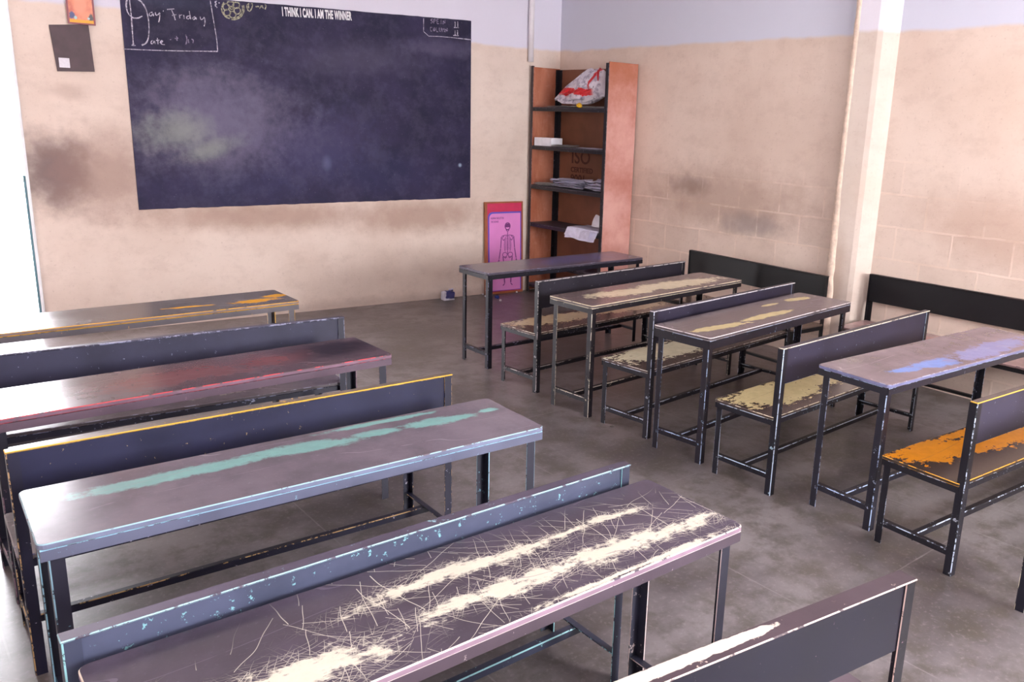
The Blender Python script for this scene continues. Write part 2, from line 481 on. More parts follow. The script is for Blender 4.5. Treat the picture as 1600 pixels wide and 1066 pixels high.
def top_mats(tag, base, patches, edge, edge_amt, frame, scratches=0.0, side=None, soft=0.35, k=0.9, ptint=None):
    """painted board: `patches` = [(ellipses, colour)] where the top coat is worn off"""
    t = NT(tag + '_board_paint')
    s = t.sep(); p = t.comb(s[0], s[1])
    n = t.noise(4, 5, 0.6); f = t.noise(60, 4, 0.7); g = t.noise(14, 5, 0.65)
    grain = t.noise(1.0, 5, 0.65, t.map(p, scale=(9, 60, 1)))
    c = srgb(*base)
    col = t.mix(t.step(n, 0.3, 0.7), tuple(x * 0.78 for x in c[:3]) + (1,), tuple(min(1, x * 1.25) for x in c[:3]) + (1,))
    col = t.mix(t.math('MULTIPLY', t.step(f, 0.58, 0.72), 0.3), col, tuple(min(1, x * 2.0) for x in c[:3]) + (1,))
    col = t.mix(t.math('MULTIPLY', t.step(t.noise(2.2, 6, 0.7, t.map(p, (7, 3, 0))), 0.42, 0.66), 0.35), col, tuple(min(1, x * 1.9) for x in c[:3]) + (1,))
    bare = None
    def scratch(rot, row, length, wd, seed, keep):
        q = t.sep(t.map(pw, (seed * 0.013, seed * 0.029, 0), (0, 0, rot)))
        rr = t.math('DIVIDE', q[1], row)
        ri = t.math('FLOOR', rr)
        wn = t.n('ShaderNodeTexWhiteNoise', noise_dimensions='2D'); t.put(wn.inputs['Vector'], t.comb(ri, seed)); rnd = wn.outputs['Value']
        uu = t.math('ADD', t.math('DIVIDE', q[0], length), t.math('MULTIPLY', rnd, 7.0))
        ui = t.math('FLOOR', uu); uf = t.math('FRACT', uu)
        w2 = t.n('ShaderNodeTexWhiteNoise', noise_dimensions='2D'); t.put(w2.inputs['Vector'], t.comb(ri, ui)); r2_ = w2.outputs['Value']
        pos = t.math('ADD', 0.5, t.math('MULTIPLY', t.math('SUBTRACT', uf, 0.5), t.math('MULTIPLY', t.math('SUBTRACT', rnd, 0.5), 1.2)))
        dd = t.math('MULTIPLY', t.math('ABSOLUTE', t.math('SUBTRACT', t.math('FRACT', rr), pos)), row)
        return t.math('MULTIPLY', t.step(dd, wd, wd * 0.5), t.math('LESS_THAN', r2_, keep))
    def lines(scale, rot, stretch, wd, seed, mask):
        v = t.map(p, (seed, seed * 0.37, 0), (0, 0, rot), (scale * stretch, scale, 1))
        nn = t.noise(1.0, 1.5, 0.5, v, 0.3)
        l = t.math('LESS_THAN', t.math('ABSOLUTE', t.math('SUBTRACT', nn, 0.5)), wd)
        gate = t.step(t.noise(6, 2, 0.5, t.map(p, (seed * 3, 1.7, 0))), 0.48, 0.56)
        return t.math('MULTIPLY', t.math('MULTIPLY', l, gate), mask)
    for i, (E, pc) in enumerate(patches):
        d = t.ell(p, E)
        d = t.math('ADD', d, t.math('MULTIPLY', t.math('SUBTRACT', grain, 0.5), k * 1.1))
        d = t.math('ADD', d, t.math('MULTIPLY', t.math('SUBTRACT', g, 0.5), k * 2.2))
        d = t.math('ADD', d, t.math('MULTIPLY', t.math('SUBTRACT', f, 0.5), k * 0.8))
        m = t.step(d, 1.0 + soft * 0.5, 1.0 - soft * 0.5)
        pc_ = t.mix(t.step(g, 0.35, 0.65), tuple(x * 0.88 for x in srgb(*pc)[:3]) + (1,), srgb(*pc))
        col = t.mix(m, col, pc_)
    if scratches > 0:
        nz1 = t.noise(3.5, 2, 0.5, p); nz2 = t.noise(3.5, 2, 0.5, t.map(p, (3, 5, 0)))
        pw = t.comb(t.math('ADD', s[0], t.math('MULTIPLY', nz1, 0.07)), t.math('ADD', s[1], t.math('MULTIPLY', nz2, 0.07)))
        zone = t.step(t.ell(p, [(-0.12, 0.0, 0.42, 0.22, 0.0), (0.45, -0.02, 0.45, 0.18, 0.0), (-0.55, -0.08, 0.3, 0.14, 0)]), 1.2, 0.7)
        near = t.step(t.math('ADD', t.ell(p, patches[0][0]), t.math('MULTIPLY', t.math('SUBTRACT', g, 0.5), 2.0)), 2.9, 1.2)
        acc = None
        for rot, row, ln, wd, sd, kp in ((0.9, 0.045, 0.17, 0.0009, 1, 0.28), (2.2, 0.05, 0.2, 0.0009, 2, 0.25), (1.5, 0.06, 0.22, 0.0014, 3, 0.22), (-0.45, 0.05, 0.25, 0.0009, 4, 0.25),
                                         (1.9, 0.03, 0.10, 0.0009, 5, 0.35), (0.6, 0.03, 0.12, 0.0009, 6, 0.35)):
            l = t.math('MULTIPLY', scratch(rot, row, ln, wd, sd, kp), zone)
            acc = l if acc is None else t.math('MAXIMUM', acc, l)
        for rot, row, ln, wd, sd, kp in ((0.25, 0.010, 0.09, 0.0007, 7, 0.40), (-0.2, 0.011, 0.11, 0.0007, 8, 0.38), (1.2, 0.013, 0.06, 0.0006, 9, 0.3), (0.7, 0.010, 0.07, 0.0006, 10, 0.3), (2.0, 0.014, 0.06, 0.0006, 11, 0.28), (-0.8, 0.012, 0.06, 0.0006, 12, 0.28)):
            acc = t.math('MAXIMUM', acc, t.math('MULTIPLY', scratch(rot, row, ln, wd, sd, kp), near))
        col = t.mix(t.math('MULTIPLY', acc, scratches), col, srgb(220, 212, 196))
    l = lines(6, 0.2, 0.15, 0.004, 9.7, 0.45)
    col = t.mix(l, col, tuple(min(1, x * 2.6) for x in c[:3]) + (1,))
    t.bump(t.math('ADD', t.math('MULTIPLY', f, 0.3), t.math('MULTIPLY', g, 0.5)), 0.035, 0.0015)
    a = t.out(col, t.math('ADD', 0.14, t.math('MULTIPLY', n, 0.16)), 0.6)
    t = NT(tag + '_board_rim')
    f = t.noise(26, 5, 0.7); g = t.noise(4, 3, 0.6)
    th = t.math('ADD', t.math('MULTIPLY', f, 0.55), t.math('MULTIPLY', g, 0.45))
    b = t.out(t.mix(t.step(th, 0.56 - edge_amt * 0.14, 0.60 - edge_amt * 0.14), srgb(*base), srgb(*edge)), 0.45)
    sd = plain(tag + '_board_edge', side or tuple(int(v * 0.9) for v in base), 0.4, 0.15, 12)
    return [a, b, sd]

DL, DW, DH = 1.628, 0.4045, 0.75
def desk(name_label, x, y, a, base, patches, edge, eamt, mbase, fleck, medge, meamt, tag, apron=0.034, scratches=0.0, side=None, soft=0.35, k=0.9, L=DL):
    t = empty('school_desk', (x, y, 0), a, name_label, 'desk', 'school desks')
    fr = list(metal_mats(tag, mbase, fleck, medge, meamt))
    fl = fr if sum(mbase) < 300 or tag == 'orange_spot_desk' else list(metal_mats(tag + '_leg', (66, 66, 92), fleck, medge, meamt))
    tm = top_mats(tag, base, patches, edge, eamt, None, scratches, side, soft, k)
    bm = bmesh.new(); slab(bm, L, DW, DH - 0.018, DH, 0.022)
    link('tabletop', bm, tm, t)
    g = 0.006; zt = DH - 0.018
    X, Y = L / 2 - g, DW / 2 - g
    bm = bmesh.new()
    for sy in (-1, 1):
        angle(bm, (-X, sy * Y, zt), (2 * X, 0, 0), (0, 0, -1), (0, -sy, 0), apron)
    for sx in (-1, 1):
        angle(bm, (sx * X, -Y + 0.005, zt - 0.0005), (0, 2 * Y - 0.01, 0), (0, 0, -1), (-sx, 0, 0), apron)
    link('top_frame', bm, fr, t)
    fr = fl
    lx, ly = L / 2 - 0.024, DW / 2 - 0.024
    for sx in (-1, 1):
        for sy in (-1, 1):
            bm = bmesh.new()
            angle(bm, (sx * lx, sy * ly, 0), (0, 0, zt - 0.002), (-sx, 0, 0), (0, -sy, 0), 0.038)
            link('leg', bm, fr, t)
    z = 0.125
    for sx in (-1, 1):
        bm = bmesh.new()
        angle(bm, (sx * (lx - 0.005), -ly + 0.005, z), (0, 2 * ly - 0.01, 0), (0, 0, -1), (-sx, 0, 0), 0.03)
        link('side_stretcher', bm, fr, t)
    bm = bmesh.new()
    angle(bm, (-lx + 0.006, 0.0, z - 0.005), (2 * lx - 0.012, 0, 0), (0, 0, -1), (0, 1, 0), 0.03)
    link('long_stretcher', bm, fr, t)
    return t

BL, BW, SH, BH = 1.608, 0.403, 0.431, 0.801
def bench(label, x, y, a, base, patches, edge, eamt, mbase, fleck, medge, meamt, tag, L=BL, back=(40, 38, 58), top=None, bh=0.195, soft=0.3, k=0.9, tedge=None, teamt=None, rail=0.036, back_patch=None):
    t = empty('school_bench', (x, y, 0), a, label, 'bench', 'school benches')
    fr = list(metal_mats(tag, mbase, fleck, medge, meamt))
    tm = top_mats(tag, base, patches, edge, eamt, None, 0, None, soft * 0.5, k)
    bm = bmesh.new()
    slab(bm, L, BW - 0.02, SH - 0.016, SH, 0.012)
    bmesh.ops.translate(bm, vec=(0, 0.010, 0), verts=bm.verts)
    link('seat', bm, tm, t)
    zt = SH - 0.016
    X = L / 2 - 0.004; Y1 = BW / 2 - 0.006; Y0 = -BW / 2 + 0.006
    bm = bmesh.new()
    angle(bm, (-X, Y1, zt), (2 * X, 0, 0), (0, 0, -1), (0, -1, 0), 0.03)
    angle(bm, (-X, Y0 + 0.018, zt), (2 * X, 0, 0), (0, 0, -1), (0, 1, 0), 0.03)
    for sx in (-1, 1):
        angle(bm, (sx * X, Y0 + 0.022, zt - 0.0005), (0, Y1 - Y0 - 0.03, 0), (0, 0, -1), (-sx, 0, 0), 0.03)
    link('seat_frame', bm, fr, t)
    lx = L / 2 - 0.006
    for sx in (-1, 1):
        bm = bmesh.new()
        angle(bm, (sx * (lx - 0.004), Y1 - 0.006, 0), (0, 0, zt - 0.002), (-sx, 0, 0), (0, -1, 0), 0.036)
        link('front_leg', bm, fr, t)
        bm = bmesh.new()
        angle(bm, (sx * lx, -BW / 2, 0), (0, 0, BH - 0.006), (-sx, 0, 0), (0, 1, 0), 0.036)
        link('back_post', bm, fr, t)
    # backrest board between the posts, with a flat iron rail on top
    if tedge:
        rm = list(metal_mats(tag + '_rail', tuple(int(v * 1.25) for v in (top or mbase)), tedge, tedge, teamt))
        if rail > 0.05:
            mt_ = rm[0]; tr = mt_.node_tree; bsd = tr.nodes['Principled BSDF']
            q = NT.__new__(NT); q.m, q.t, q.b = mt_, tr, bsd; q.co = [n_ for n_ in tr.nodes if n_.type == 'TEX_COORD'][0].outputs['Object']
            old = bsd.inputs['Base Color'].links[0].from_socket
            s_ = q.sep(); pp = q.comb(s_[0], s_[1])
            d_ = q.math('ADD', q.ell(pp, [(-0.05, -0.168, 0.39, 0.018, 0.0), (0.22, -0.168, 0.12, 0.017, 0.0)]), q.math('MULTIPLY', q.math('SUBTRACT', q.noise(22, 4), 0.5), 0.9))
            q.put(bsd.inputs['Base Color'], q.mix(q.step(d_, 1.02, 0.95), old, srgb(214, 200, 188)))
    else: rm = fr
    bt = NT(tag + '_backrest_paint')
    back = tuple(int(v * 0.6) for v in back)
    n = bt.noise(3, 5, 0.6); f = bt.noise(40, 5, 0.75)
    bc = srgb(*back)
    col = bt.mix(bt.step(n, 0.3, 0.7), bc, tuple(x * 1.6 for x in bc[:3]) + (1,))
    th = 0.665 if fleck != back_patch else 0.615
    col = bt.mix(bt.math('MULTIPLY', bt.step(f, th, th + 0.03), 0.7), col, srgb(*(back_patch or fleck)))
    bt.bump(n, 0.05, 0.003)
    bmat = bt.out(col, bt.math('ADD', 0.32, bt.math('MULTIPLY', n, 0.2)), 0.4)
    bm = bmesh.new()
    box(bm, -lx + 0.006, lx - 0.006, -BW / 2 + 0.006, -BW / 2 + 0.024, BH - bh, BH - 0.007, 0.002, 1)
    br_ = link('backrest', bm, [bmat, fr[1]], t)
    bm = bmesh.new()
    box(bm, -lx - 0.002, lx + 0.002, -BW / 2 - 0.002, -BW / 2 - 0.002 + rail, BH - 0.006, BH, 0.0024, 1)
    link('top_rail', bm, rm, br_)
    z = 0.115
    for sx in (-1, 1):
        bm = bmesh.new()
        angle(bm, (sx * (lx - 0.006), -BW / 2 + 0.006, z), (0, BW - 0.024, 0), (0, 0, -1), (-sx, 0, 0), 0.028)
        link('side_stretcher', bm, fr, t)
    bm = bmesh.new()
    angle(bm, (-lx + 0.008, 0.0, z - 0.005), (2 * lx - 0.016, 0, 0), (0, 0, -1), (0, 1, 0), 0.028)
    link('long_stretcher', bm, fr, t)
    return t

DK = (34, 32, 52)          # dark blue-black enamel of the frames
CREAM, PALE, WHITE = (226, 212, 178), (206, 196, 172), (196, 196, 210)
BD = (104, 92, 94)         # brown-grey board

# right-hand column, from the board to the back
desk('plain slate-violet desk without worn patches, standing before the shelf unit', -1.7145, -2.1389, 0.0027, (84, 76, 92),
     [([(0.2, 0.02, 0.45, 0.10, 0.03)], (96, 92, 140))], (140, 136, 160), 0.1, DK, (150, 150, 180), (120, 120, 150), 0.1, 'violet_desk', soft=1.2)
desk('grey desk with one long broad cream worn band, second in the right column', -1.8121, -3.3504, 0.0743, BD,
     [([(-0.30, -0.01, 0.30, 0.085, -0.1), (0.25, -0.02, 0.45, 0.10, -0.06)], (222, 210, 180))], CREAM, 1.0, (42, 38, 50), PALE, (200, 192, 176), 0.7, 'cream_band_desk')
desk('grey desk with narrow broken straw-coloured streaks, third in the right column', -1.7973, -4.2921, 0.0909, (96, 86, 92),
     [([(-0.554, -0.073, 0.232, 0.037, -0.126), (-0.048, -0.076, 0.291, 0.035, -0.028), (0.58, 0.079, 0.15, 0.035, -0.162), (0.25, 0.092, 0.10, 0.018, -0.049)], (206, 190, 140))],
     (214, 206, 206), 1.0, (44, 38, 54), (160, 190, 220), (150, 170, 200), 0.6, 'straw_streak_desk', apron=0.05)
desk('grey-violet desk with sky-blue worn patches on its top, fourth in the right column', -1.721, -5.4447, -0.0502, (112, 98, 108),
     [([(-0.50, -0.093, 0.10, 0.030, -0.2), (-0.26, -0.105, 0.17, 0.06, -0.1)], (112, 142, 214)), ([(0.3, -0.10, 0.40, 0.075, 0.05)], (132, 134, 186))],
     (150, 150, 172), 0.2, (46, 44, 62), (190, 200, 225), (170, 190, 225), 0.5, 'blue_patch_desk', side=(116, 118, 156), soft=0.5)
desk('desk almost outside the photo, one dark leg at the right edge nearest the camera', -1.86, -6.50, 0.0, BD,
     [([(0, 0, 0.4, 0.06, 0)], PALE)], CREAM, 0.5, DK, WHITE, PALE, 0.4, 'edge_desk')
bench('low-backed bench with pale tan worn seat between the slate-violet desk and the cream-banded desk', -1.7759, -2.738, 0.0706, (96, 72, 66),
      [([(-0.365, 0.075, 0.42, 0.12, -0.08), (0.35, 0.02, 0.42, 0.10, -0.12)], (200, 178, 146))], (214, 204, 186), 0.7, (36, 33, 48), (190, 186, 190), (190, 182, 180), 0.4, 'tan_seat_bench',
      back=(44, 40, 56), top=(58, 52, 66), tedge=(206, 200, 202), teamt=0.8)
bench('bench with broad cream seat, between the cream-banded desk and the straw-streaked desk', -1.7646, -3.8103, 0.0923, (90, 74, 72),
      [([(-0.33, 0.065, 0.45, 0.15, -0.08), (0.42, 0.03, 0.40, 0.11, -0.10)], (228, 220, 190))], (206, 200, 190), 0.8, (38, 34, 50), (190, 200, 214), (180, 190, 210), 0.6, 'cream_seat_bench',
      back=(52, 48, 70), top=(70, 64, 84), tedge=(214, 210, 216), teamt=1.0)
bench('bench with mustard-cream worn seat and violet-grey backrest, beside the blue-patched desk', -1.7974, -4.8106, 0.0409, (78, 64, 62),
      [([(-0.43, 0.055, 0.36, 0.15, -0.10), (0.10, 0.03, 0.42, 0.095, -0.14)], (224, 208, 158))], (206, 196, 170), 0.7, (36, 34, 50), (176, 206, 226), (180, 196, 216), 0.8, 'mustard_seat_bench',
      back=(58, 53, 78), top=(70, 62, 76), tedge=(216, 206, 186), teamt=1.0)
bench('bench with bright orange worn seat and yellow-edged backrest at the right edge of the photo', -1.8033, -5.8895, -0.0692, (66, 52, 44),
      [([(-0.56, 0.10, 0.22, 0.11, -0.15), (-0.28, 0.04, 0.34, 0.085, -0.2), (0.1, -0.02, 0.5, 0.06, -0.1), (0.0, 0.16, 0.5, 0.03, 0.0)], (228, 146, 30))], (224, 160, 50), 0.9, (34, 31, 46), (180, 186, 200), (170, 180, 200), 0.35, 'orange_seat_bench',
      back=(60, 55, 80), top=(96, 84, 84), tedge=(232, 180, 60), teamt=1.4, k=1.1)

# left-hand column
desk('desk with orange spots and orange rim, nearest the blackboard in the left column', -4.8721, -2.3734, 0.0043, (96, 90, 88),
     [([(0.59, -0.07, 0.13, 0.045, 0.03), (0.74, 0.02, 0.07, 0.04, -0.1), (0.22, -0.04, 0.12, 0.02, -0.1)], (230, 164, 38))],
     (232, 170, 44), 1.2, (150, 140, 152), (226, 170, 60), (226, 170, 60), 0.9, 'orange_spot_desk', side=(136, 116, 108), soft=0.3)
desk('purple-brown desk with reddish stains and a red line along its near rim', -4.9802, -3.7417, 0.0139, (88, 72, 78),
     [([(0.62, 0.04, 0.22, 0.14, 0.0)], (44, 34, 38)), ([(0.30, 0.02, 0.16, 0.09, 0.1), (-0.1, 0.0, 0.3, 0.12, 0.0)], (120, 76, 78))],
     (206, 70, 76), 0.7, (156, 126, 150), (150, 120, 140), (130, 100, 120), 0.4, 'red_stain_desk', side=(130, 100, 118), soft=1.3)
desk('grey desk with long turquoise worn streaks, third in the left column', -4.9816, -4.8964, -0.0342, (98, 88, 98),
     [([(-0.397, 0.077, 0.33, 0.038, -0.004), (0.002, 0.08, 0.188, 0.042, -0.12), (0.271, 0.076, 0.085, 0.028, -0.1), (0.506, 0.065, 0.156, 0.036, -0.1), (0.73, 0.068, 0.04, 0.02, 0.01), (0.335, 0.17, 0.218, 0.018, -0.02)], (124, 172, 168))],
     (150, 186, 200), 1.0, (150, 156, 192), (140, 196, 214), (150, 196, 220), 0.9, 'turquoise_streak_desk', side=(118, 124, 150), soft=0.5, k=0.7)
desk('heavily scratched charcoal desk with cream bare patches, nearest the camera', -5.0124, -5.8867, -0.0093, (68, 59, 72),
     [([(-0.108, 0.071, 0.128, 0.020, 0.086), (0.098, 0.064, 0.14, 0.024, -0.1), (0.372, 0.066, 0.11, 0.014, 0.05), (0.52, 0.066, 0.09, 0.012, -0.1),
        (0.028, -0.073, 0.134, 0.024, -0.05), (0.234, -0.071, 0.142, 0.032, -0.05), (0.469, -0.087, 0.165, 0.030, -0.05), (0.68, -0.10, 0.09, 0.022, -0.1),
        (0.313, -0.188, 0.15, 0.007, 0.0), (0.535, -0.188, 0.133, 0.008, 0.0), (-0.44, -0.10, 0.12, 0.045, 0.0), (-0.72, -0.15, 0.1, 0.03, 0.0)], (226, 218, 200))],
     (222, 210, 196), 1.1, (124, 104, 122), (206, 190, 190), (226, 206, 206), 1.2, 'scratched_desk', scratches=0.75, side=(150, 124, 142), soft=1.0, k=2.4)
bench('bench with plain blue-grey backrest behind the orange-spotted desk at left', -4.8954, -3.0465, -0.0586, (96, 88, 96),
      [([(0, 0, 0.5, 0.08, 0)], (150, 140, 140))], (150, 150, 170), 0.4, (62, 62, 92), (170, 176, 206), (160, 166, 200), 0.4, 'blue_grey_bench',
      back=(64, 64, 98), top=(110, 106, 130), tedge=(176, 176, 204), teamt=0.4)
bench('bench with navy backrest edged in a bright yellow line, in the left column', -4.9835, -4.2791, -0.0307, (120, 110, 112),
      [([(0.2, 0.05, 0.4, 0.08, 0)], (190, 184, 186))], (60, 62, 110), 0.4, (46, 46, 80), (200, 190, 210), (206, 170, 120), 0.4, 'yellow_edge_bench',
      back=(44, 46, 86), top=(150, 132, 120), tedge=(238, 180, 44), teamt=1.8, back_patch=(206, 176, 120))
bench('bench with teal-flecked blue-grey backrest between the turquoise-streaked and scratched desks', -5.0428, -5.4568, -0.0065, (80, 74, 90),
      [([(0, 0.05, 0.5, 0.08, 0)], (120, 130, 140))], (130, 180, 190), 0.6, (84, 92, 124), (140, 200, 206), (150, 206, 214), 0.8, 'teal_fleck_bench',
      back=(96, 102, 134), back_patch=(140, 200, 206), top=(104, 92, 116), tedge=(150, 190, 200), teamt=0.8, rail=0.040)
bench('bench with cream-scuffed brown top rail, cut off by the bottom edge at right', -4.9288, -6.2957, -0.1342, (84, 72, 80),
      [([(0, 0.05, 0.5, 0.08, 0)], (200, 186, 160))], (200, 180, 160), 0.6, (34, 30, 44), (186, 150, 160), (206, 176, 170), 0.9, 'cream_scuff_bench',
      back=(34, 32, 52), top=(96, 78, 88), tedge=(222, 200, 186), teamt=0.9, rail=0.055)
# two black benches with their backs to the right wall
bench('black-backed bench along the right wall, left of the plaster pier', -0.645, -3.17, math.pi / 2 - 0.045, (96, 78, 70),
      [([(0, 0, 0.3, 0.05, 0)], (110, 92, 84))], (90, 78, 74), 0.2, (22, 20, 24), (70, 66, 74), (44, 38, 44), 0.2, 'black_wall_bench', L=1.47, back=(20, 19, 23), bh=0.20, back_patch=(60, 56, 60))
bench('black-backed bench against the right wall, right of the plaster pier', -0.230, -4.81, math.pi / 2 + 0.02, (150, 122, 122),
      [([(0.3, 0, 0.3, 0.08, 0)], (176, 132, 130))], (60, 52, 56), 0.2, (20, 18, 24), (80, 74, 90), (60, 40, 44), 0.25, 'near_wall_bench', L=BL, back=(20, 18, 24), bh=0.215, back_patch=(60, 40, 44))
# ================================================================== ON THE FRONT WALL
def wall_empty(name, s, d, z, label, cat, group=None):
    """Empty on the front wall: s metres along it, d metres out into the room"""
    c, sn = math.cos(FA), math.sin(FA)
    return empty(name, (s * c + d * sn, s * sn - d * c, z), FA, label, cat, group)

CH_BOX = [[(-3.562,2.735),(-3.546,2.578),(-3.529,2.419),(-3.529,2.329)],[(-4.245,2.294),(-3.975,2.302),(-3.529,2.329)],[(-1.62,2.802),(-1.622,2.616),(-1.405,2.628),(-1.094,2.624)]]
CH_D = [[(-4.167,2.704),(-4.17,2.67),(-4.166,2.57),(-4.168,2.452),(-4.17,2.332)],[(-4.183,2.327),(-4.154,2.327)],[(-4.171,2.703),(-4.19,2.668),(-4.198,2.617),(-4.19,2.568),(-4.161,2.537),(-4.121,2.536),(-4.087,2.557)],[(-4.147,2.71),(-4.097,2.678),(-4.064,2.639),(-4.048,2.582),(-4.042,2.514),(-4.048,2.428),(-4.061,2.375),(-4.079,2.348),(-4.109,2.333)]]
CH_WORDS = [[(-4.01,2.594),(-4.031,2.588),(-4.036,2.566),(-4.02,2.563),(-4.006,2.59),(-4.004,2.565)],[(-3.989,2.596),(-3.987,2.571),(-3.965,2.581),(-3.955,2.604),(-3.959,2.556),(-3.97,2.521)],[(-3.931,2.612),(-3.926,2.611)],[(-3.9,2.626),(-3.845,2.636)],[(-3.866,2.626),(-3.852,2.592),(-3.843,2.55)],[(-3.865,2.583),(-3.831,2.593)],[(-3.81,2.597),(-3.808,2.567)],[(-3.809,2.588),(-3.788,2.597)],[(-3.776,2.596),(-3.774,2.565)],[(-3.729,2.592),(-3.751,2.589),(-3.756,2.569),(-3.739,2.567),(-3.727,2.587)],[(-3.731,2.631),(-3.724,2.568)],[(-3.689,2.591),(-3.707,2.585),(-3.708,2.567),(-3.693,2.569),(-3.685,2.591),(-3.68,2.57)],[(-3.65,2.595),(-3.647,2.57),(-3.629,2.579),(-3.615,2.598),(-3.613,2.554),(-3.624,2.522)],[(-4.027,2.378),(-4.04,2.364),(-4.037,2.347),(-4.02,2.357),(-4.014,2.379),(-4.008,2.352)],[(-3.988,2.399),(-3.987,2.351)],[(-4.0,2.379),(-3.972,2.384)],[(-3.974,2.365),(-3.948,2.374),(-3.96,2.384),(-3.97,2.367),(-3.958,2.351),(-3.937,2.351)],[(-3.896,2.393),(-3.884,2.396)],[(-3.843,2.428),(-3.842,2.389)],[(-3.858,2.405),(-3.832,2.412)],[(-3.774,2.443),(-3.763,2.418),(-3.775,2.364)],[(-3.755,2.409),(-3.753,2.379)],[(-3.729,2.412),(-3.715,2.404),(-3.721,2.381)],[(-3.248,2.773),(-3.274,2.721),(-3.254,2.669),(-3.229,2.699),(-3.217,2.754),(-3.234,2.775)],[(-3.254,2.75),(-3.255,2.701)],[(-3.196,2.72),(-3.168,2.725)],[(-3.164,2.706),(-3.143,2.753),(-3.131,2.709)],[(-3.158,2.723),(-3.135,2.727)],[(-3.118,2.774),(-3.105,2.743),(-3.117,2.706)],[(-3.509,2.732),(-3.528,2.721),(-3.511,2.71),(-3.529,2.699),(-3.51,2.679)],[(-3.497,2.72),(-3.488,2.719)]]
CH_FLOWER = [[(-3.382,2.688),(-3.384,2.682),(-3.388,2.678),(-3.394,2.676),(-3.4,2.677),(-3.403,2.68),(-3.404,2.686),(-3.402,2.691),(-3.399,2.695),(-3.392,2.697),(-3.387,2.697),(-3.383,2.693),(-3.382,2.688)],[(-3.322,2.674),(-3.327,2.66),(-3.337,2.649),(-3.351,2.644),(-3.365,2.646),(-3.374,2.655),(-3.377,2.668),(-3.373,2.682),(-3.362,2.693),(-3.348,2.698),(-3.335,2.696),(-3.325,2.687),(-3.322,2.674)],[(-3.361,2.64),(-3.365,2.626),(-3.376,2.615),(-3.39,2.61),(-3.403,2.612),(-3.413,2.621),(-3.416,2.634),(-3.412,2.648),(-3.4,2.659),(-3.386,2.664),(-3.373,2.662),(-3.363,2.653),(-3.361,2.64)],[(-3.404,2.651),(-3.41,2.637),(-3.42,2.627),(-3.434,2.622),(-3.447,2.624),(-3.457,2.633),(-3.459,2.646),(-3.455,2.66),(-3.444,2.67),(-3.431,2.675),(-3.417,2.673),(-3.407,2.664),(-3.404,2.651)],[(-3.411,2.696),(-3.415,2.683),(-3.426,2.672),(-3.439,2.667),(-3.453,2.669),(-3.462,2.678),(-3.465,2.691),(-3.46,2.705),(-3.45,2.715),(-3.436,2.72),(-3.423,2.718),(-3.413,2.709),(-3.411,2.696)],[(-3.372,2.73),(-3.376,2.716),(-3.387,2.705),(-3.4,2.7),(-3.415,2.703),(-3.424,2.711),(-3.427,2.724),(-3.422,2.738),(-3.412,2.749),(-3.398,2.754),(-3.384,2.752),(-3.374,2.743),(-3.372,2.73)],[(-3.328,2.719),(-3.332,2.705),(-3.343,2.694),(-3.357,2.689),(-3.37,2.691),(-3.38,2.7),(-3.383,2.713),(-3.378,2.727),(-3.368,2.738),(-3.354,2.743),(-3.34,2.741),(-3.331,2.732),(-3.328,2.719)],[(-3.307,2.717),(-3.304,2.698),(-3.306,2.678),(-3.313,2.658),(-3.325,2.64),(-3.341,2.625),(-3.359,2.614),(-3.379,2.608),(-3.4,2.607)],[(-3.295,2.722),(-3.292,2.7),(-3.294,2.677),(-3.302,2.654),(-3.316,2.633),(-3.334,2.616),(-3.356,2.603),(-3.379,2.596),(-3.402,2.595)],[(-3.413,2.603),(-3.433,2.607),(-3.451,2.617),(-3.464,2.631),(-3.472,2.649),(-3.476,2.669),(-3.473,2.69),(-3.466,2.71),(-3.453,2.729)]]
CH_RIGHT = [[(-1.523,2.783),(-1.544,2.772),(-1.544,2.764),(-1.523,2.758),(-1.523,2.748),(-1.545,2.74)],[(-1.512,2.74),(-1.512,2.781),(-1.49,2.779),(-1.49,2.767),(-1.512,2.761)],[(-1.456,2.784),(-1.479,2.782),(-1.479,2.741),(-1.456,2.743)],[(-1.479,2.761),(-1.461,2.763)],[(-1.434,2.783),(-1.434,2.742)],[(-1.412,2.742),(-1.412,2.783),(-1.39,2.744),(-1.39,2.785)],[(-1.528,2.702),(-1.546,2.704),(-1.55,2.684),(-1.546,2.665),(-1.529,2.671)],[(-1.507,2.706),(-1.518,2.685),(-1.508,2.667),(-1.497,2.687),(-1.507,2.706)],[(-1.486,2.706),(-1.486,2.667),(-1.465,2.669)],[(-1.453,2.707),(-1.453,2.672),(-1.432,2.674),(-1.431,2.709)],[(-1.421,2.669),(-1.421,2.708),(-1.41,2.686),(-1.399,2.71),(-1.399,2.671)],[(-1.389,2.67),(-1.389,2.709),(-1.367,2.672),(-1.367,2.711)],[(-1.283,2.774),(-1.28,2.78),(-1.28,2.726)],[(-1.283,2.695),(-1.28,2.7),(-1.28,2.653)],[(-1.254,2.777),(-1.251,2.783),(-1.25,2.729)],[(-1.257,2.697),(-1.253,2.702),(-1.253,2.655)],[(-1.293,2.723),(-1.238,2.725)],[(-1.302,2.648),(-1.241,2.651)]]
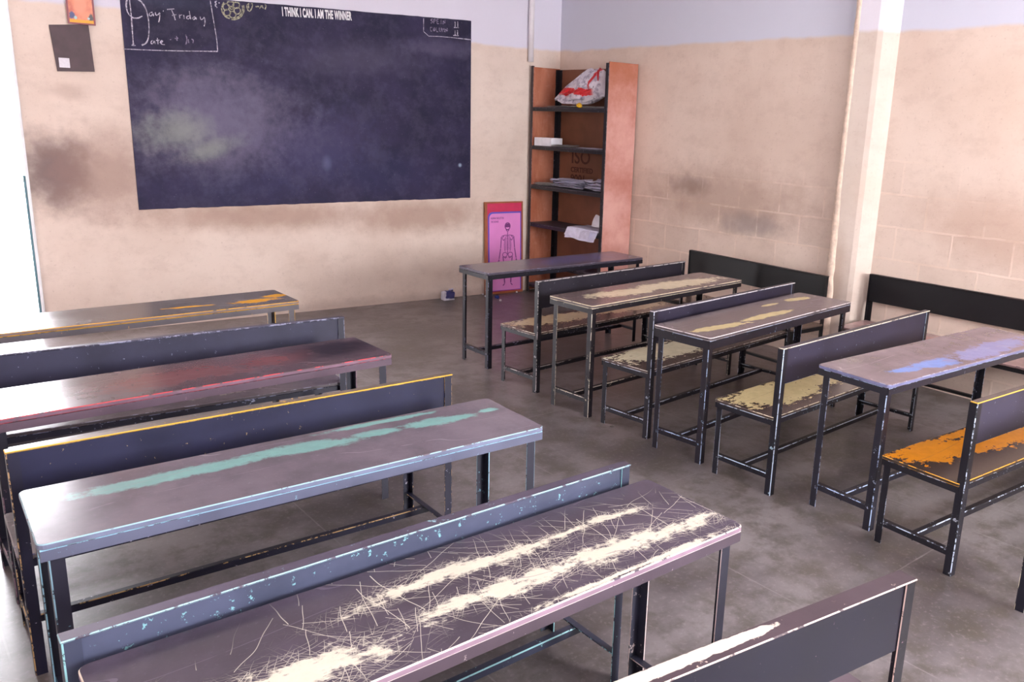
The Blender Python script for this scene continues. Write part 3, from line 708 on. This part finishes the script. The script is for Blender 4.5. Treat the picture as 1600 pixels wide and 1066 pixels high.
# blackboard: cement panel painted black, rubbed with chalk; pale glare painted in at mid-left and upper right
S0, S1, ZB = -4.236, -1.100, 1.03
board = wall_empty('blackboard', 0, 0, 0, 'large black chalkboard on the front wall with white motto and chalk writing', 'blackboard')
t = NT('blackboard_paint')
s = t.sep(); p = t.comb(s[0], s[2])
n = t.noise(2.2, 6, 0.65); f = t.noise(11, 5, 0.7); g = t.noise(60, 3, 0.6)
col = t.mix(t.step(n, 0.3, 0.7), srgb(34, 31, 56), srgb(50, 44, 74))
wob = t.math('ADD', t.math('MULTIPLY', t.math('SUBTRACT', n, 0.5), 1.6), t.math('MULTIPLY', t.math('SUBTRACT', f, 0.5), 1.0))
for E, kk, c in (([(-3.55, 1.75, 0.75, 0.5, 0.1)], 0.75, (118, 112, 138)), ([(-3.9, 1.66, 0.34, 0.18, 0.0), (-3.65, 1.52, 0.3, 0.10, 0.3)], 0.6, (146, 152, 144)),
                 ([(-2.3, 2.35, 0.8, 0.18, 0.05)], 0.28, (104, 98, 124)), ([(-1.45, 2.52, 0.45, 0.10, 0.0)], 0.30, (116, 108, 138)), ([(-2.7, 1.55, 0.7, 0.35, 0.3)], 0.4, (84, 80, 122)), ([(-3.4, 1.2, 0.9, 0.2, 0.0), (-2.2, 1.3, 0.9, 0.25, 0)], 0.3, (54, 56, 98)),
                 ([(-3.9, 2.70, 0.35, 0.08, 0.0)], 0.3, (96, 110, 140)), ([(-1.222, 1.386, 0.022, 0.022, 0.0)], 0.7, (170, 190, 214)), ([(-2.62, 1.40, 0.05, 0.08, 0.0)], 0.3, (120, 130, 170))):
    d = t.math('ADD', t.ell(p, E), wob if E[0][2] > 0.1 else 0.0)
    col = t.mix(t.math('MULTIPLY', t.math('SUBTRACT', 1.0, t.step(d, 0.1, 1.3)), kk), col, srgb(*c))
dk = t.math('SUBTRACT', 1.0, t.step(t.ell(p, [(-1.36, 2.74, 0.27, 0.11, 0.0), (-3.86, 2.55, 0.36, 0.26, 0.0)]), 0.9, 1.05))
col = t.mix(t.math('MULTIPLY', dk, 0.6), col, srgb(34, 30, 52))
col = t.mix(t.math('MULTIPLY', t.step(g, 0.68, 0.74), 0.15), col, srgb(170, 168, 180))
col = t.mix(t.math('MULTIPLY', t.step(t.noise(5, 8, 0.75), 0.45, 0.62), 0.16), col, srgb(96, 92, 116))
t.bump(f, 0.08, 0.004)
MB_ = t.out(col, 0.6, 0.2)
bm = bmesh.new()
N = 60
ft, fb, bt_, bb_ = [], [], [], []
for i in range(N + 1):
    q = i / N
    x = S0 + (S1 - S0) * q
    top = 2.69 + (0.055 * min(q / 0.243, 1)) + 0.056 * max(0, (q - 0.243) / 0.757) + random.uniform(-0.0018, 0.0018)
    bot = 1.018 + 0.034 * q + random.uniform(-0.003, 0.003)
    ft.append(bm.verts.new((x, -0.012, top))); fb.append(bm.verts.new((x, -0.012, bot)))
    bt_.append(bm.verts.new((x, 0, top + 0.004))); bb_.append(bm.verts.new((x, 0, bot - 0.004)))
for i in range(N):
    bm.faces.new((ft[i], ft[i + 1], fb[i + 1], fb[i]))
    bm.faces.new((ft[i], ft[i + 1], bt_[i + 1], bt_[i]))
    bm.faces.new((fb[i], fb[i + 1], bb_[i + 1], bb_[i]))
for q in (0, -1): bm.faces.new((ft[q], fb[q], bb_[q], bt_[q]))
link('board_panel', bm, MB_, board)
def chalk(name, rgb, f=0.5):
    t = NT(name)
    m = t.step(t.noise(60, 3, 0.7), 0.30, 0.62)
    return t.out(t.mix(m, srgb(*[int(v * f) for v in rgb]), srgb(*rgb)), 0.9, 0.1)
MC1 = chalk('white_chalk', (196, 190, 206)); MC2 = chalk('faint_chalk', (138, 128, 152)); MC3 = chalk('yellow_chalk', (176, 172, 150)); MC4 = chalk('bright_chalk', (240, 238, 242), 0.9)
YB = -0.012
SPL = (6, 12)      # strokes of the first word, of both words
for nm, L, wd, m, lab in (('chalk_border', CH_BOX[:2], 0.008, MC1, 'white chalk rule around the left corner'), ('chalk_border', CH_BOX[2:], 0.007, MC1, 'white chalk rule around the right corner'),
                     ('chalk_letter', CH_D, 0.009, MC1, 'tall looping chalk initial shared by both words'),
                     ('chalk_word', CH_WORDS[:3], 0.007, MC1, None), ('chalk_word', CH_WORDS[3:13], 0.007, MC1, 'cursive chalk word Friday'), ('chalk_word', CH_WORDS[13:17], 0.007, MC1, None),
                     ('chalk_number', CH_WORDS[17:20], 0.008, MC2, None), ('chalk_number', CH_WORDS[20:23], 0.008, MC2, None), ('chalk_mark', CH_WORDS[23:25], 0.009, MC3, None), ('chalk_mark', CH_WORDS[25:-2], 0.009, MC3, None),
                     ('chalk_mark', CH_WORDS[-2:], 0.009, MC1, None), ('chalk_flower', CH_FLOWER, 0.009, MC3, 'yellowish chalk flower'),
                     ('chalk_word', CH_RIGHT[:SPL[0]], 0.008, MC2, None), ('chalk_word', CH_RIGHT[SPL[0]:SPL[1]], 0.008, MC2, None), ('chalk_number', CH_RIGHT[SPL[1]:], 0.008, MC1, None)):
    bm = bmesh.new()
    for st_ in L:
        # keep the strokes on the panel
        pts = [(a, min(b, 2.735 + (a + 3.475) * 0.0236 if a > -3.475 else 2.683 + (a + 4.236) * 0.07)) for a, b in st_]
        stroke(bm, pts, wd, YB, 0.001, 0.35)
    link(nm, bm, m, board, label=lab)
text_mesh('painted_motto', 'I THINK I CAN. I AM THE WINNER', 0.100, MC4, board, (-2.972, YB - 0.001, 2.670), (math.pi / 2, -0.036, 0), 0.375, 0.0040)
bpy.data.objects['painted_motto']['label'] = 'white capitals painted along the top edge'

# dark pinned panel with a white label, and the picture above it
pan = wall_empty('pinned_panel', 0, 0, 0, 'small dark brown board with a white label, hung left of the chalkboard', 'notice board')
bm = bmesh.new()
P4 = [(-4.740, 2.432), (-4.474, 2.458), (-4.462, 2.106), (-4.716, 2.094)]
v = [bm.verts.new((a, -0.014, b)) for a, b in P4]; u = [bm.verts.new((a, 0, b)) for a, b in P4]
bm.faces.new(v)
for i in range(4): bm.faces.new((v[i], v[(i + 1) % 4], u[(i + 1) % 4], u[i]))
link('panel', bm, plain('dark_brown_card', (82, 64, 70), 0.6, 0.12, 9), pan)
bm = bmesh.new(); box(bm, -4.700, -4.628, -0.0165, -0.0142, 2.124, 2.196, 0.0005, 0)
link('label', bm, plain('label_white', (226, 222, 232), 0.7, 0.04, 60), pan, label='white square label')
pic = wall_empty('framed_picture', 0, 0, 0, 'orange-red framed picture with a yellow strip at its foot, above the dark board', 'picture')
bm = bmesh.new()
x0, x1, z0, z1 = -4.612, -4.425, 2.452, 2.86
for a, b, c_, d in ((x0, x1, z0, z0 + 0.012), (x0, x1, z1 - 0.012, z1), (x0, x0 + 0.012, z0 + 0.012, z1 - 0.012), (x1 - 0.012, x1, z0 + 0.012, z1 - 0.012)):
    box(bm, a, b, -0.030, -0.016, c_, d, 0.002, 0)
link('frame', bm, plain('picture_frame_red', (150, 84, 92), 0.5), pic)
t = NT('picture_print')
s = t.sep(); p = t.comb(s[0], s[2])
n = t.noise(16, 4, 0.6)
col = t.mix(t.step(n, 0.35, 0.65), srgb(196, 96, 74), srgb(222, 138, 104))
wob = t.math('MULTIPLY', t.math('SUBTRACT', n, 0.5), 1.5)
for E, c in (([(-4.52, 2.62, 0.05, 0.11, 0.0)], (228, 142, 112)), ([(-4.58, 2.515, 0.022, 0.028, 0.0)], (60, 64, 120)), ([(-4.455, 2.51, 0.02, 0.03, 0.0)], (70, 66, 70)), ([(-4.558, 2.50, 0.012, 0.014, 0.0), (-4.47, 2.50, 0.01, 0.01, 0.0)], (170, 200, 200))):
    col = t.mix(t.math('SUBTRACT', 1.0, t.step(t.math('ADD', t.ell(p, E), wob), 0.7, 1.1)), col, srgb(*c))
mp = t.out(col, 0.35)
bm = bmesh.new(); box(bm, x0 + 0.012, x1 - 0.012, -0.024, -0.016, z0 + 0.034, z1 - 0.012)
link('print', bm, mp, pic)
bm = bmesh.new(); box(bm, x0 + 0.012, x1 - 0.012, -0.026, -0.016, z0 + 0.012, z0 + 0.034)
link('caption_strip', bm, plain('strip_yellow', (232, 168, 46), 0.5, 0.05), pic, label='yellow strip')

# ================================================================== SHELF UNIT IN THE CORNER
SX, SY0, SY1, SHT = -0.40, -1.235, -0.012, 2.42
unit = empty('shelf_unit', (-0.2, -0.62, 0), 0, 'tall open shelf unit of dark angle iron with brown plywood sides in the corner', 'shelves')
def U(bm): bmesh.ops.translate(bm, vec=(0.2, 0.62, 0), verts=bm.verts); return bm
t = NT('orange_plywood')
n = t.noise(2.5, 5, 0.6, t.map(scale=(3, 3, 0.8))); f = t.noise(12, 5, 0.7)
col = t.mix(t.step(n, 0.3, 0.7), srgb(160, 88, 60), srgb(190, 122, 96))
col = t.mix(t.math('MULTIPLY', t.step(f, 0.5, 0.75), 0.35), col, srgb(206, 156, 140))
M_PLY = t.out(col, 0.55)
t = NT('rosy_plywood')
s = t.sep(); n = t.noise(2.0, 6, 0.65); f = t.noise(9, 5, 0.7)
col = t.mix(t.step(n, 0.3, 0.7), srgb(172, 112, 100), srgb(206, 158, 150))
col = t.mix(t.math('MULTIPLY', t.step(t.math('ADD', s[2], t.math('MULTIPLY', f, 0.6)), 2.2, 2.75), 0.8), col, srgb(160, 90, 56))
M_PLY2 = t.out(col, 0.5)
M_BACK = plain('brown_back_plywood', (134, 84, 62), 0.6, 0.13, 3)
mets = list(metal_mats('shelf', (46, 40, 54), (120, 112, 126), (92, 84, 96), 0.3))
mets2 = list(metal_mats('shelf_front_left', (84, 62, 72), (150, 140, 146), (130, 110, 120), 0.4))
for nm, bx_, mt in (('side_panel', (SX + 0.006, -0.012, SY0, SY0 + 0.014, 0.02, SHT + 0.012), M_PLY2), ('side_panel', (SX + 0.006, -0.012, SY1 - 0.012, SY1, 0.02, SHT - 0.01), M_PLY), ('back_panel', (-0.022, -0.010, SY0 + 0.016, SY1 - 0.014, 0.02, SHT - 0.02), M_BACK)):
    bm = bmesh.new(); box(bm, *bx_, 0.002, 0); link(nm, U(bm), mt, unit)
posts = ((SX, SY1, 1, -1, mets2), (SX, SY0 + 0.002, 1, 1, mets), (-0.024, SY1 - 0.013, -1, -1, mets), (-0.024, SY0 + 0.016, -1, 1, mets))
for px, py, ux, uy, mm in posts:
    bm = bmesh.new(); angle(bm, (px, py, 0), (0, 0, SHT - (0.0 if px < -0.2 else 0.02)), (ux, 0, 0), (0, uy, 0), 0.05 if px > -0.2 else 0.042)
    link('post', U(bm), mm, unit)
SHELVES = [2.000, 1.602, 1.185, 0.775, 0.365]
for z in SHELVES + [0.10]:
    bm = bmesh.new()
    box(bm, SX + 0.010, -0.028, SY0 + 0.02, SY1 - 0.018, z - 0.006, z, 0.001, 0)
    sh_ = link('shelf', U(bm), plain('shelf_sheet', (62, 56, 70), 0.5) if z == SHELVES[0] else bpy.data.materials['shelf_sheet'], unit)
    bm = bmesh.new(); angle(bm, (SX + 0.005, SY0 + 0.01, z - 0.0065), (0, SY1 - SY0 - 0.02, 0), (0, 0, -1), (1, 0, 0), 0.034)
    link('shelf_lip', U(bm), mets, sh_)
ISOY = -0.27
MS = plain('stencil_brown', (92, 50, 44), 0.8, 0.2, 60)
for body, sz, z, y in (('ISO', 0.20, 1.43, ISOY), ('CERTIFIED', 0.075, 1.335, ISOY), ('9001', 0.12, 1.225, ISOY)):
    o = text_mesh('stencil', body, sz, MS, unit, (0, 0, 0), (0, 0, 0), 1.0, 0.002)
    o.location = (-0.0235 + 0.2, y + 0.62, z); o.rotation_euler = (math.pi / 2, 0, -math.pi / 2)

# plastic bag on the top shelf
def sheet(bm, w, d, z, amp, seed, nx=14, ny=10, th=0.0015, curl=0.0, droop=None, fold=0.0):
    """crumpled sheet of paper lying flat; droop(u,v) adds to the height"""
    top, bot = [], []
    for j in range(ny + 1):
        for i in range(nx + 1):
            u_, v_ = i / nx, j / ny
            q = Vector((u_ * 3.1 + seed, v_ * 2.7 - seed, seed * 0.3))
            zz = z + amp * (0.5 + 0.5 * mnoise.noise(q)) + curl * max(0, abs(u_ - 0.5) * 2 - 0.6) ** 1.5
            xx = (u_ - 0.5) * w + 0.06 * w * mnoise.noise(q + Vector((9, 0, 0)))
            yy = (v_ - 0.5) * d + 0.06 * d * mnoise.noise(q + Vector((0, 7, 0)))
            if droop: xx, yy, zz = droop(u_, v_, xx, yy, zz)
            top.append(bm.verts.new((xx, yy, zz + th))); bot.append(bm.verts.new((xx, yy, zz)))
    W_ = nx + 1
    for j in range(ny):
        for i in range(nx):
            a = j * W_ + i
            bm.faces.new((top[a], top[a + 1], top[a + W_ + 1], top[a + W_])); bm.faces.new((bot[a], bot[a + W_], bot[a + W_ + 1], bot[a + 1]))
    for i in range(nx):
        for r_ in (i, ny * W_ + i): bm.faces.new((top[r_], top[r_ + 1], bot[r_ + 1], bot[r_]))
    for j in range(ny):
        for r_ in (j * W_, j * W_ + nx): bm.faces.new((top[r_], top[r_ + W_], bot[r_ + W_], bot[r_]))

bag = empty('plastic_bag', (-0.24, -0.66, 2.036), 0, 'crumpled white plastic bag with red stripes on the top shelf', 'bag')
t = NT('bag_plastic')
s = t.sep(); n = t.noise(9, 4, 0.6)
d1 = t.math('ABSOLUTE', t.math('SUBTRACT', t.math('ADD', s[2], t.math('MULTIPLY', t.math('SUBTRACT', n, 0.5), 0.10)), t.math('ADD', 0.125, t.math('MULTIPLY', s[1], 0.03))))
red = t.math('MULTIPLY', t.step(d1, 0.036, 0.028), t.step(s[1], -0.28, -0.20))
d2 = t.math('ABSOLUTE', t.math('SUBTRACT', t.math('ADD', s[1], t.math('MULTIPLY', s[2], 0.55)), -0.105))
red2 = t.math('MULTIPLY', t.step(d2, 0.022, 0.014), t.step(s[2], 0.12, 0.18))
col = t.mix(t.step(t.noise(14, 4), 0.5, 0.62), srgb(222, 216, 226), srgb(176, 168, 186))
col = t.mix(t.math('MULTIPLY', t.step(t.noise(20, 2), 0.62, 0.66), 0.6), col, srgb(60, 60, 80))
col = t.mix(t.math('MAXIMUM', red, red2), col, srgb(212, 42, 50))
MBAG = t.out(col, 0.35)
bm = bmesh.new()
bmesh.ops.create_icosphere(bm, subdivisions=5, radius=1)
for v in bm.verts:
    c = v.co.copy()
    y = c.y * 0.42                                   # +y is the left end seen from the room
    q = (y + 0.42) / 0.84                            # 0 right .. 1 left
    hgt = 0.36 * (1 - q) ** 0.7 + 0.07 if q < 1 else 0.07
    hgt *= 1 - 0.6 * math.exp(-((q - 0.0) / 0.07) ** 2)
    x = c.x * 0.12 * (0.6 + 0.4 * (1 - q))
    z = (c.z * 0.5 + 0.5) * hgt
    nn = mnoise.noise(c * 2.2) * 0.05 + mnoise.noise(c * 5.5) * 0.022 + mnoise.noise(c * 11) * 0.009
    z = max(0.002, z + nn * (0.3 + z * 2.2)); x += nn * 0.8
    v.co = (x, y, z)
link('bag_body', bm, MBAG, bag, smooth=False)
bm = bmesh.new()
for k_ in range(5):
    tube(bm, [(-0.10 + 0.01 * k_, -0.36 + 0.012 * k_, 0.30 - 0.02 * k_), (-0.105, -0.385 + 0.01 * k_, 0.345 - 0.01 * k_), (-0.10, -0.40 + 0.012 * k_, 0.33)], 0.006, 5)
link('handle', bm, plain('bag_handle_red', (206, 50, 58), 0.4), bag)

M_PAPER = plain('paper_white', (240, 238, 246), 0.8, 0.06, 20)
M_NEWS = plain('newsprint', (200, 198, 196), 0.8, 0.22, 40)
M_LILAC = plain('paper_lilac', (226, 222, 244), 0.8, 0.08, 20)
def paper(name, loc, rz, w_, d_, layers, m, label, cat, amp=0.012, seed=1.0, droop=None, curl=0.0, group=None):
    bm = bmesh.new()
    for i in range(layers):
        st_ = len(bm.verts)
        sheet(bm, w_, d_, i * (amp * 0.55 + 0.002), amp, seed + i * 1.7, droop=droop, curl=curl)
        bm.verts.ensure_lookup_table()
        a = random.uniform(-0.25, 0.25) * (i > 0)
        rm_ = Matrix.Rotation(a, 4, 'Z')
        for v in bm.verts[st_:]: v.co = rm_ @ v.co
    return link(name, bm, m, None, label, cat, group, loc=loc, rz=rz)
XS = -0.22
paper('newspaper', (-0.26, -0.92, 2.002), 0.05, 0.20, 0.50, 2, M_NEWS, 'grey crumpled newspaper on the top shelf, right of and under the striped bag', 'newspaper', 0.012, 2.0)
paper('newspaper', (-0.27, -0.40, 2.002), -0.05, 0.18, 0.44, 2, M_NEWS, 'grey newspaper at the left end of the top shelf', 'newspaper', 0.011, 5.0)
bm = bmesh.new(); bmesh.ops.create_icosphere(bm, subdivisions=3, radius=0.03)
for v in bm.verts: v.co *= 1 + 0.25 * mnoise.noise(v.co * 40); v.co.z = v.co.z * 0.8 + 0.026
link('wrapper', bm, plain('wrapper_yellow', (228, 176, 40), 0.4), None, 'small crumpled yellow wrapper at the front of the top shelf', 'wrapper', loc=(-0.385, -0.80, 2.0))
# second shelf: white box of cards and loose papers
cb = empty('paper_box', (-0.28, -0.185, 1.6025), 0.06, 'white open cardboard box at the left end of the second shelf', 'box')
bm = bmesh.new()
for q in ((-0.08, 0.08, -0.135, -0.132, 0, 0.085), (-0.08, 0.08, 0.132, 0.135, 0, 0.085), (-0.08, -0.077, -0.132, 0.132, 0, 0.085), (0.077, 0.08, -0.132, 0.132, 0, 0.085), (-0.077, 0.077, -0.132, 0.132, 0, 0.003)):
    box(bm, *q)
link('carton', bm, M_PAPER, cb)
bm = bmesh.new(); sheet(bm, 0.13, 0.24, 0.072, 0.012, 3.3); link('paper_filling', bm, M_LILAC, cb)
paper('newspaper', (-0.28, -0.46, 1.6025), 0.05, 0.18, 0.25, 3, M_NEWS, 'low pile of grey newsprint beside the white box on the second shelf', 'newspaper', 0.010, 7.0)
paper('paper_sheet', (-0.28, -0.90, 1.6025), -0.08, 0.16, 0.34, 2, M_LILAC, 'flat pale sheets at the right of the second shelf', 'papers', 0.006, 9.0)
# third shelf
paper('newspaper', (-0.29, -0.17, 1.1855), 0.1, 0.16, 0.22, 3, M_NEWS, 'grey newsprint at the left end of the third shelf', 'newspaper', 0.012, 11.0)
paper('paper_stack', (-0.25, -0.57, 1.1855), 0.12, 0.22, 0.42, 6, M_LILAC, 'wide heap of lilac-white papers in the middle of the third shelf', 'papers', 0.022, 13.0, curl=0.04)
paper('paper_stack', (-0.25, -1.02, 1.1855), -0.1, 0.20, 0.26, 6, M_LILAC, 'tall curled heap of papers at the right end of the third shelf', 'papers', 0.026, 17.0, curl=0.05)
# fourth shelf: upright white leaf and sheets drooping over the lip
def droop(u_, v_, x, y, z):
    if x < -0.125:
        e = -0.125 - x
        return (-0.125 - e * 0.25, y, z - e * 0.97)
    return (x, y, z)
bm = bmesh.new()
sheet(bm, 0.012, 0.26, 0, 0.0, 2.0, 2, 8)
for v in bm.verts: v.co = Vector((v.co.x * 0.4 + 0.03 * (v.co.y * 4) ** 2, v.co.y, v.co.z))
top_, = [None]
g_ = bmesh.new()
N_ = 12
fr_, bk_ = [], []
for j in range(9):
    for i in range(N_ + 1):
        y = -0.13 + 0.26 * i / N_
        z = 0.001 + 0.115 * j / 8 * (1 - 0.06 * math.sin(i))
        x = 0.012 * math.sin(i * 0.5) + 0.05 * (j / 8) ** 2
        fr_.append(g_.verts.new((x, y, z))); bk_.append(g_.verts.new((x + 0.003, y, z)))
for j in range(8):
    for i in range(N_):
        a = j * (N_ + 1) + i
        g_.faces.new((fr_[a], fr_[a + 1], fr_[a + N_ + 2], fr_[a + N_ + 1])); g_.faces.new((bk_[a], bk_[a + N_ + 1], bk_[a + N_ + 2], bk_[a + 1]))
bm.free()
link('exercise_book', g_, M_PAPER, None, 'white booklet standing upright at the right end of the fourth shelf', 'book', loc=(-0.24, -1.03, 0.7965 + 0.022))
paper('paper_sheet', (-0.282, -0.92, 0.7765), 0.0, 0.42, 0.46, 3, M_LILAC, 'white torn sheets hanging over the lip of the fourth shelf', 'papers', 0.014, 21.0, droop=droop)
paper('newspaper', (-0.26, -0.60, 0.3655), 0.2, 0.20, 0.34, 2, M_LILAC, 'pale papers on the lowest visible shelf behind the slate-violet desk', 'papers', 0.012, 23.0)

# ================================================================== ANATOMY CHART LEANING BY THE SHELVES
PW, PH = 0.475, 1.0
chart = wall_empty('anatomy_chart', -0.700, 0.045, 0.002, 'pink skeleton chart on a red board in a brown frame, leaning beside the shelf unit', 'poster')
chart.rotation_euler = (-0.034, 0, FA)
M_FR = plain('chart_frame_brown', (166, 96, 62), 0.5, 0.12, 8)
bm = bmesh.new()
for a, b, c_, d in ((-PW / 2, PW / 2, 0, 0.022), (-PW / 2, PW / 2, PH - 0.016, PH), (-PW / 2, -PW / 2 + 0.028, 0.022, PH - 0.016), (PW / 2 - 0.014, PW / 2, 0.022, PH - 0.016)):
    box(bm, a, b, -0.028, 0.0, c_, d, 0.002, 0)
link('frame', bm, M_FR, chart)
bm = bmesh.new(); box(bm, -PW / 2 + 0.028, PW / 2 - 0.014, -0.016, -0.004, 0.022, PH - 0.016)
link('backing_board', bm, plain('board_crimson', (206, 48, 92), 0.45, 0.05), chart)
def rsheet(bm, x0, x1, z0, z1, r, y0, y1):
    P = []
    for cx, cz, a0 in ((x1 - 0.004, z1 - 0.004, 0), (x0 + r, z1 - r, 90), (x0 + 0.004, z0 + 0.004, 180), (x1 - 0.004, z0 + 0.004, 270)):
        rr = r if a0 == 90 else 0.004
        for i in range(5):
            a = R(a0 + 22.5 * i); P.append((cx + rr * math.cos(a), cz + rr * math.sin(a)))
    f_ = [bm.verts.new((a, y0, b)) for a, b in P]; g2 = [bm.verts.new((a, y1, b)) for a, b in P]
    bm.faces.new(f_)
    for i in range(len(P)): bm.faces.new((f_[i], f_[(i + 1) % len(P)], g2[(i + 1) % len(P)], g2[i]))
bm = bmesh.new(); rsheet(bm, -PW / 2 + 0.040, PW / 2 - 0.018, 0.03, PH - 0.108, 0.055, -0.0185, -0.0165)
link('sheet_border', bm, plain('border_violet', (96, 84, 196), 0.5, 0.05), chart)
bm = bmesh.new(); rsheet(bm, -PW / 2 + 0.055, PW / 2 - 0.030, 0.036, PH - 0.125, 0.048, -0.0205, -0.019)
link('chart_sheet', bm, plain('sheet_pink', (226, 138, 206), 0.45, 0.04, 3), chart)
MSK = plain('skeleton_ink', (134, 58, 134), 0.6, 0.15, 50)
bm = bmesh.new()
cx0 = 0.045
def sk(pts, wd=0.006): stroke(bm, [(cx0 + a, b) for a, b in pts], wd * 1.25, -0.0206, 0.0006)
def loop(cx, cz, rx, rz_, n=12, wd=0.006): sk([(cx + rx * math.cos(2 * math.pi * i / n), cz + rz_ * math.sin(2 * math.pi * i / n)) for i in range(n + 1)], wd)
loop(0, 0.735, 0.033, 0.038, wd=0.008); sk([(-0.022, 0.752), (0.022, 0.752)], 0.018); sk([(-0.028, 0.735), (0.028, 0.735)], 0.02)       # skull
for e in (-0.014, 0.014): loop(e, 0.735, 0.008, 0.007, 8, 0.005)
sk([(-0.02, 0.702), (-0.012, 0.682), (0.012, 0.682), (0.02, 0.702)], 0.006); sk([(-0.014, 0.694), (0.014, 0.694)], 0.005)
z = 0.672
while z > 0.425:                                                                # spine
    sk([(-0.005, z), (0.005, z)], 0.007); z -= 0.011
sk([(0, 0.675), (0, 0.425)], 0.003)
sk([(-0.075, 0.628), (-0.03, 0.64), (0, 0.635), (0.03, 0.64), (0.075, 0.628)], 0.006)        # collar bones
for i in range(9):
    zz = 0.62 - i * 0.017; w_ = 0.035 + 0.014 * math.sin(i / 8 * 2.6)
    for sg in (-1, 1): sk([(0, zz), (sg * w_ * 0.7, zz + 0.006), (sg * w_, zz - 0.010), (sg * w_ * 0.55, zz - 0.022)], 0.0035)
for sg in (-1, 1):
    sk([(sg * 0.045, 0.63), (sg * 0.07, 0.61), (sg * 0.05, 0.575), (sg * 0.04, 0.60)], 0.006)   # shoulder blades
    sk([(sg * 0.078, 0.622), (sg * 0.088, 0.50)], 0.009); sk([(sg * 0.085, 0.495), (sg * 0.105, 0.385)], 0.005); sk([(sg * 0.093, 0.495), (sg * 0.112, 0.385)], 0.004)
    for q in range(5): sk([(sg * 0.108, 0.382), (sg * (0.100 + q * 0.007), 0.335 + 0.004 * abs(q - 2))], 0.003)
    loop(sg * 0.035, 0.425, 0.030, 0.026, 10, 0.006); sk([(sg * 0.01, 0.40), (sg * 0.03, 0.385), (sg * 0.045, 0.405)], 0.006)      # hips
    sk([(sg * 0.058, 0.405), (sg * 0.045, 0.255)], 0.010); sk([(sg * 0.050, 0.250), (sg * 0.038, 0.250)], 0.014)                  # thigh, knee
    sk([(sg * 0.044, 0.245), (sg * 0.036, 0.115)], 0.008); sk([(sg * 0.054, 0.240), (sg * 0.044, 0.115)], 0.004)
    sk([(sg * 0.038, 0.110), (sg * 0.052, 0.092), (sg * 0.062, 0.088)], 0.009)
link('skeleton_print', bm, MSK, chart, label='dark purple skeleton drawing')
text_mesh('printed_title', 'HUMAN SKELETON', 0.030, MSK, chart, (-0.165, -0.0212, 0.815), (math.pi / 2, 0, 0), 0.62, 0.0)
text_mesh('printed_title', 'THE BONES', 0.030, MSK, chart, (-0.165, -0.0212, 0.778), (math.pi / 2, 0, 0), 0.62, 0.0)

# ================================================================== LITTER ON THE FLOOR
lit = wall_empty('crumpled_packet', -1.405, 0.10, 0.0, 'crushed blue and white carton on the floor against the front wall', 'carton')
t = NT('packet_print')
s = t.sep(); n = t.noise(12, 3)
m_ = t.math('MAXIMUM', t.step(t.math('ADD', s[2], t.math('MULTIPLY', n, 0.02)), 0.036, 0.030), t.step(t.math('ADD', s[0], t.math('MULTIPLY', n, 0.03)), -0.028, -0.034))
MP = t.out(t.mix(m_, srgb(44, 44, 104), srgb(206, 206, 222)), 0.4)
bm = bmesh.new()
box(bm, -0.065, 0.06, -0.04, 0.04, 0.0, 0.095, 0.006, 0)
bmesh.ops.subdivide_edges(bm, edges=bm.edges, cuts=3, use_grid_fill=True)
for v in bm.verts:
    nn = mnoise.noise(v.co * 22)
    if v.co.z > 0.01: v.co += Vector((nn * 0.018, mnoise.noise(v.co * 19) * 0.014, nn * 0.02 * (v.co.z / 0.095)))
link('carton', bm, MP, lit)
bm = bmesh.new(); sheet(bm, 0.05, 0.04, 0.0, 0.012, 4.0, 6, 5)
for v in bm.verts: v.co = Vector((v.co.x + 0.035, v.co.y * 0.5, v.co.z + 0.095 + abs(v.co.y) * 0.6))
link('flap', bm, M_LILAC, lit, label='torn white flap')
def ball(name, loc, r, m, label, cat, sq=0.8, group=None):
    bm = bmesh.new(); bmesh.ops.create_icosphere(bm, subdivisions=3, radius=r)
    for v in bm.verts:
        v.co *= 1 + 0.32 * mnoise.noise(v.co * (1.5 / r)); v.co.z *= sq
    mz = min(v.co.z for v in bm.verts)
    for v in bm.verts: v.co.z -= mz
    link(name, bm, m, None, label, cat, group, loc=loc)
M_BLUE = plain('wrapper_blue', (44, 70, 150), 0.4)
ball('sweet_wrapper', (-0.93, -0.20, 0), 0.026, M_BLUE, 'crumpled blue wrapper on the floor below the skeleton chart', 'wrapper', 0.7)
ball('paper_scrap', (-0.975, -0.325, 0), 0.013, M_PAPER, 'white scrap beside the crumpled blue wrapper', 'litter')
ball('paper_scrap', (-0.956, 0.035, 0), 0.011, M_PAPER, 'white scrap on the floor at the left foot of the skeleton chart', 'litter')
ball('paper_scrap', (-0.987, -0.06, 0), 0.010, M_PAPER, 'white scrap between the blue wrapper and the front wall', 'litter')
ball('paper_scrap', (-0.56, -0.05, 0), 0.011, M_PAPER, 'white scrap on the floor at the right foot of the skeleton chart', 'litter')
ball('orange_ball', (-0.585, -3.66, 0), 0.032, plain('ball_orange', (214, 128, 50), 0.4), 'small orange ball on the floor under the benches by the right wall', 'ball', 0.95)
ball('paper_scrap', (-2.57, -3.80, 0), 0.014, plain('scrap_grey', (120, 112, 110), 0.5), 'small grey crumpled scrap by the foot of the cream-seated bench', 'litter', 0.4)
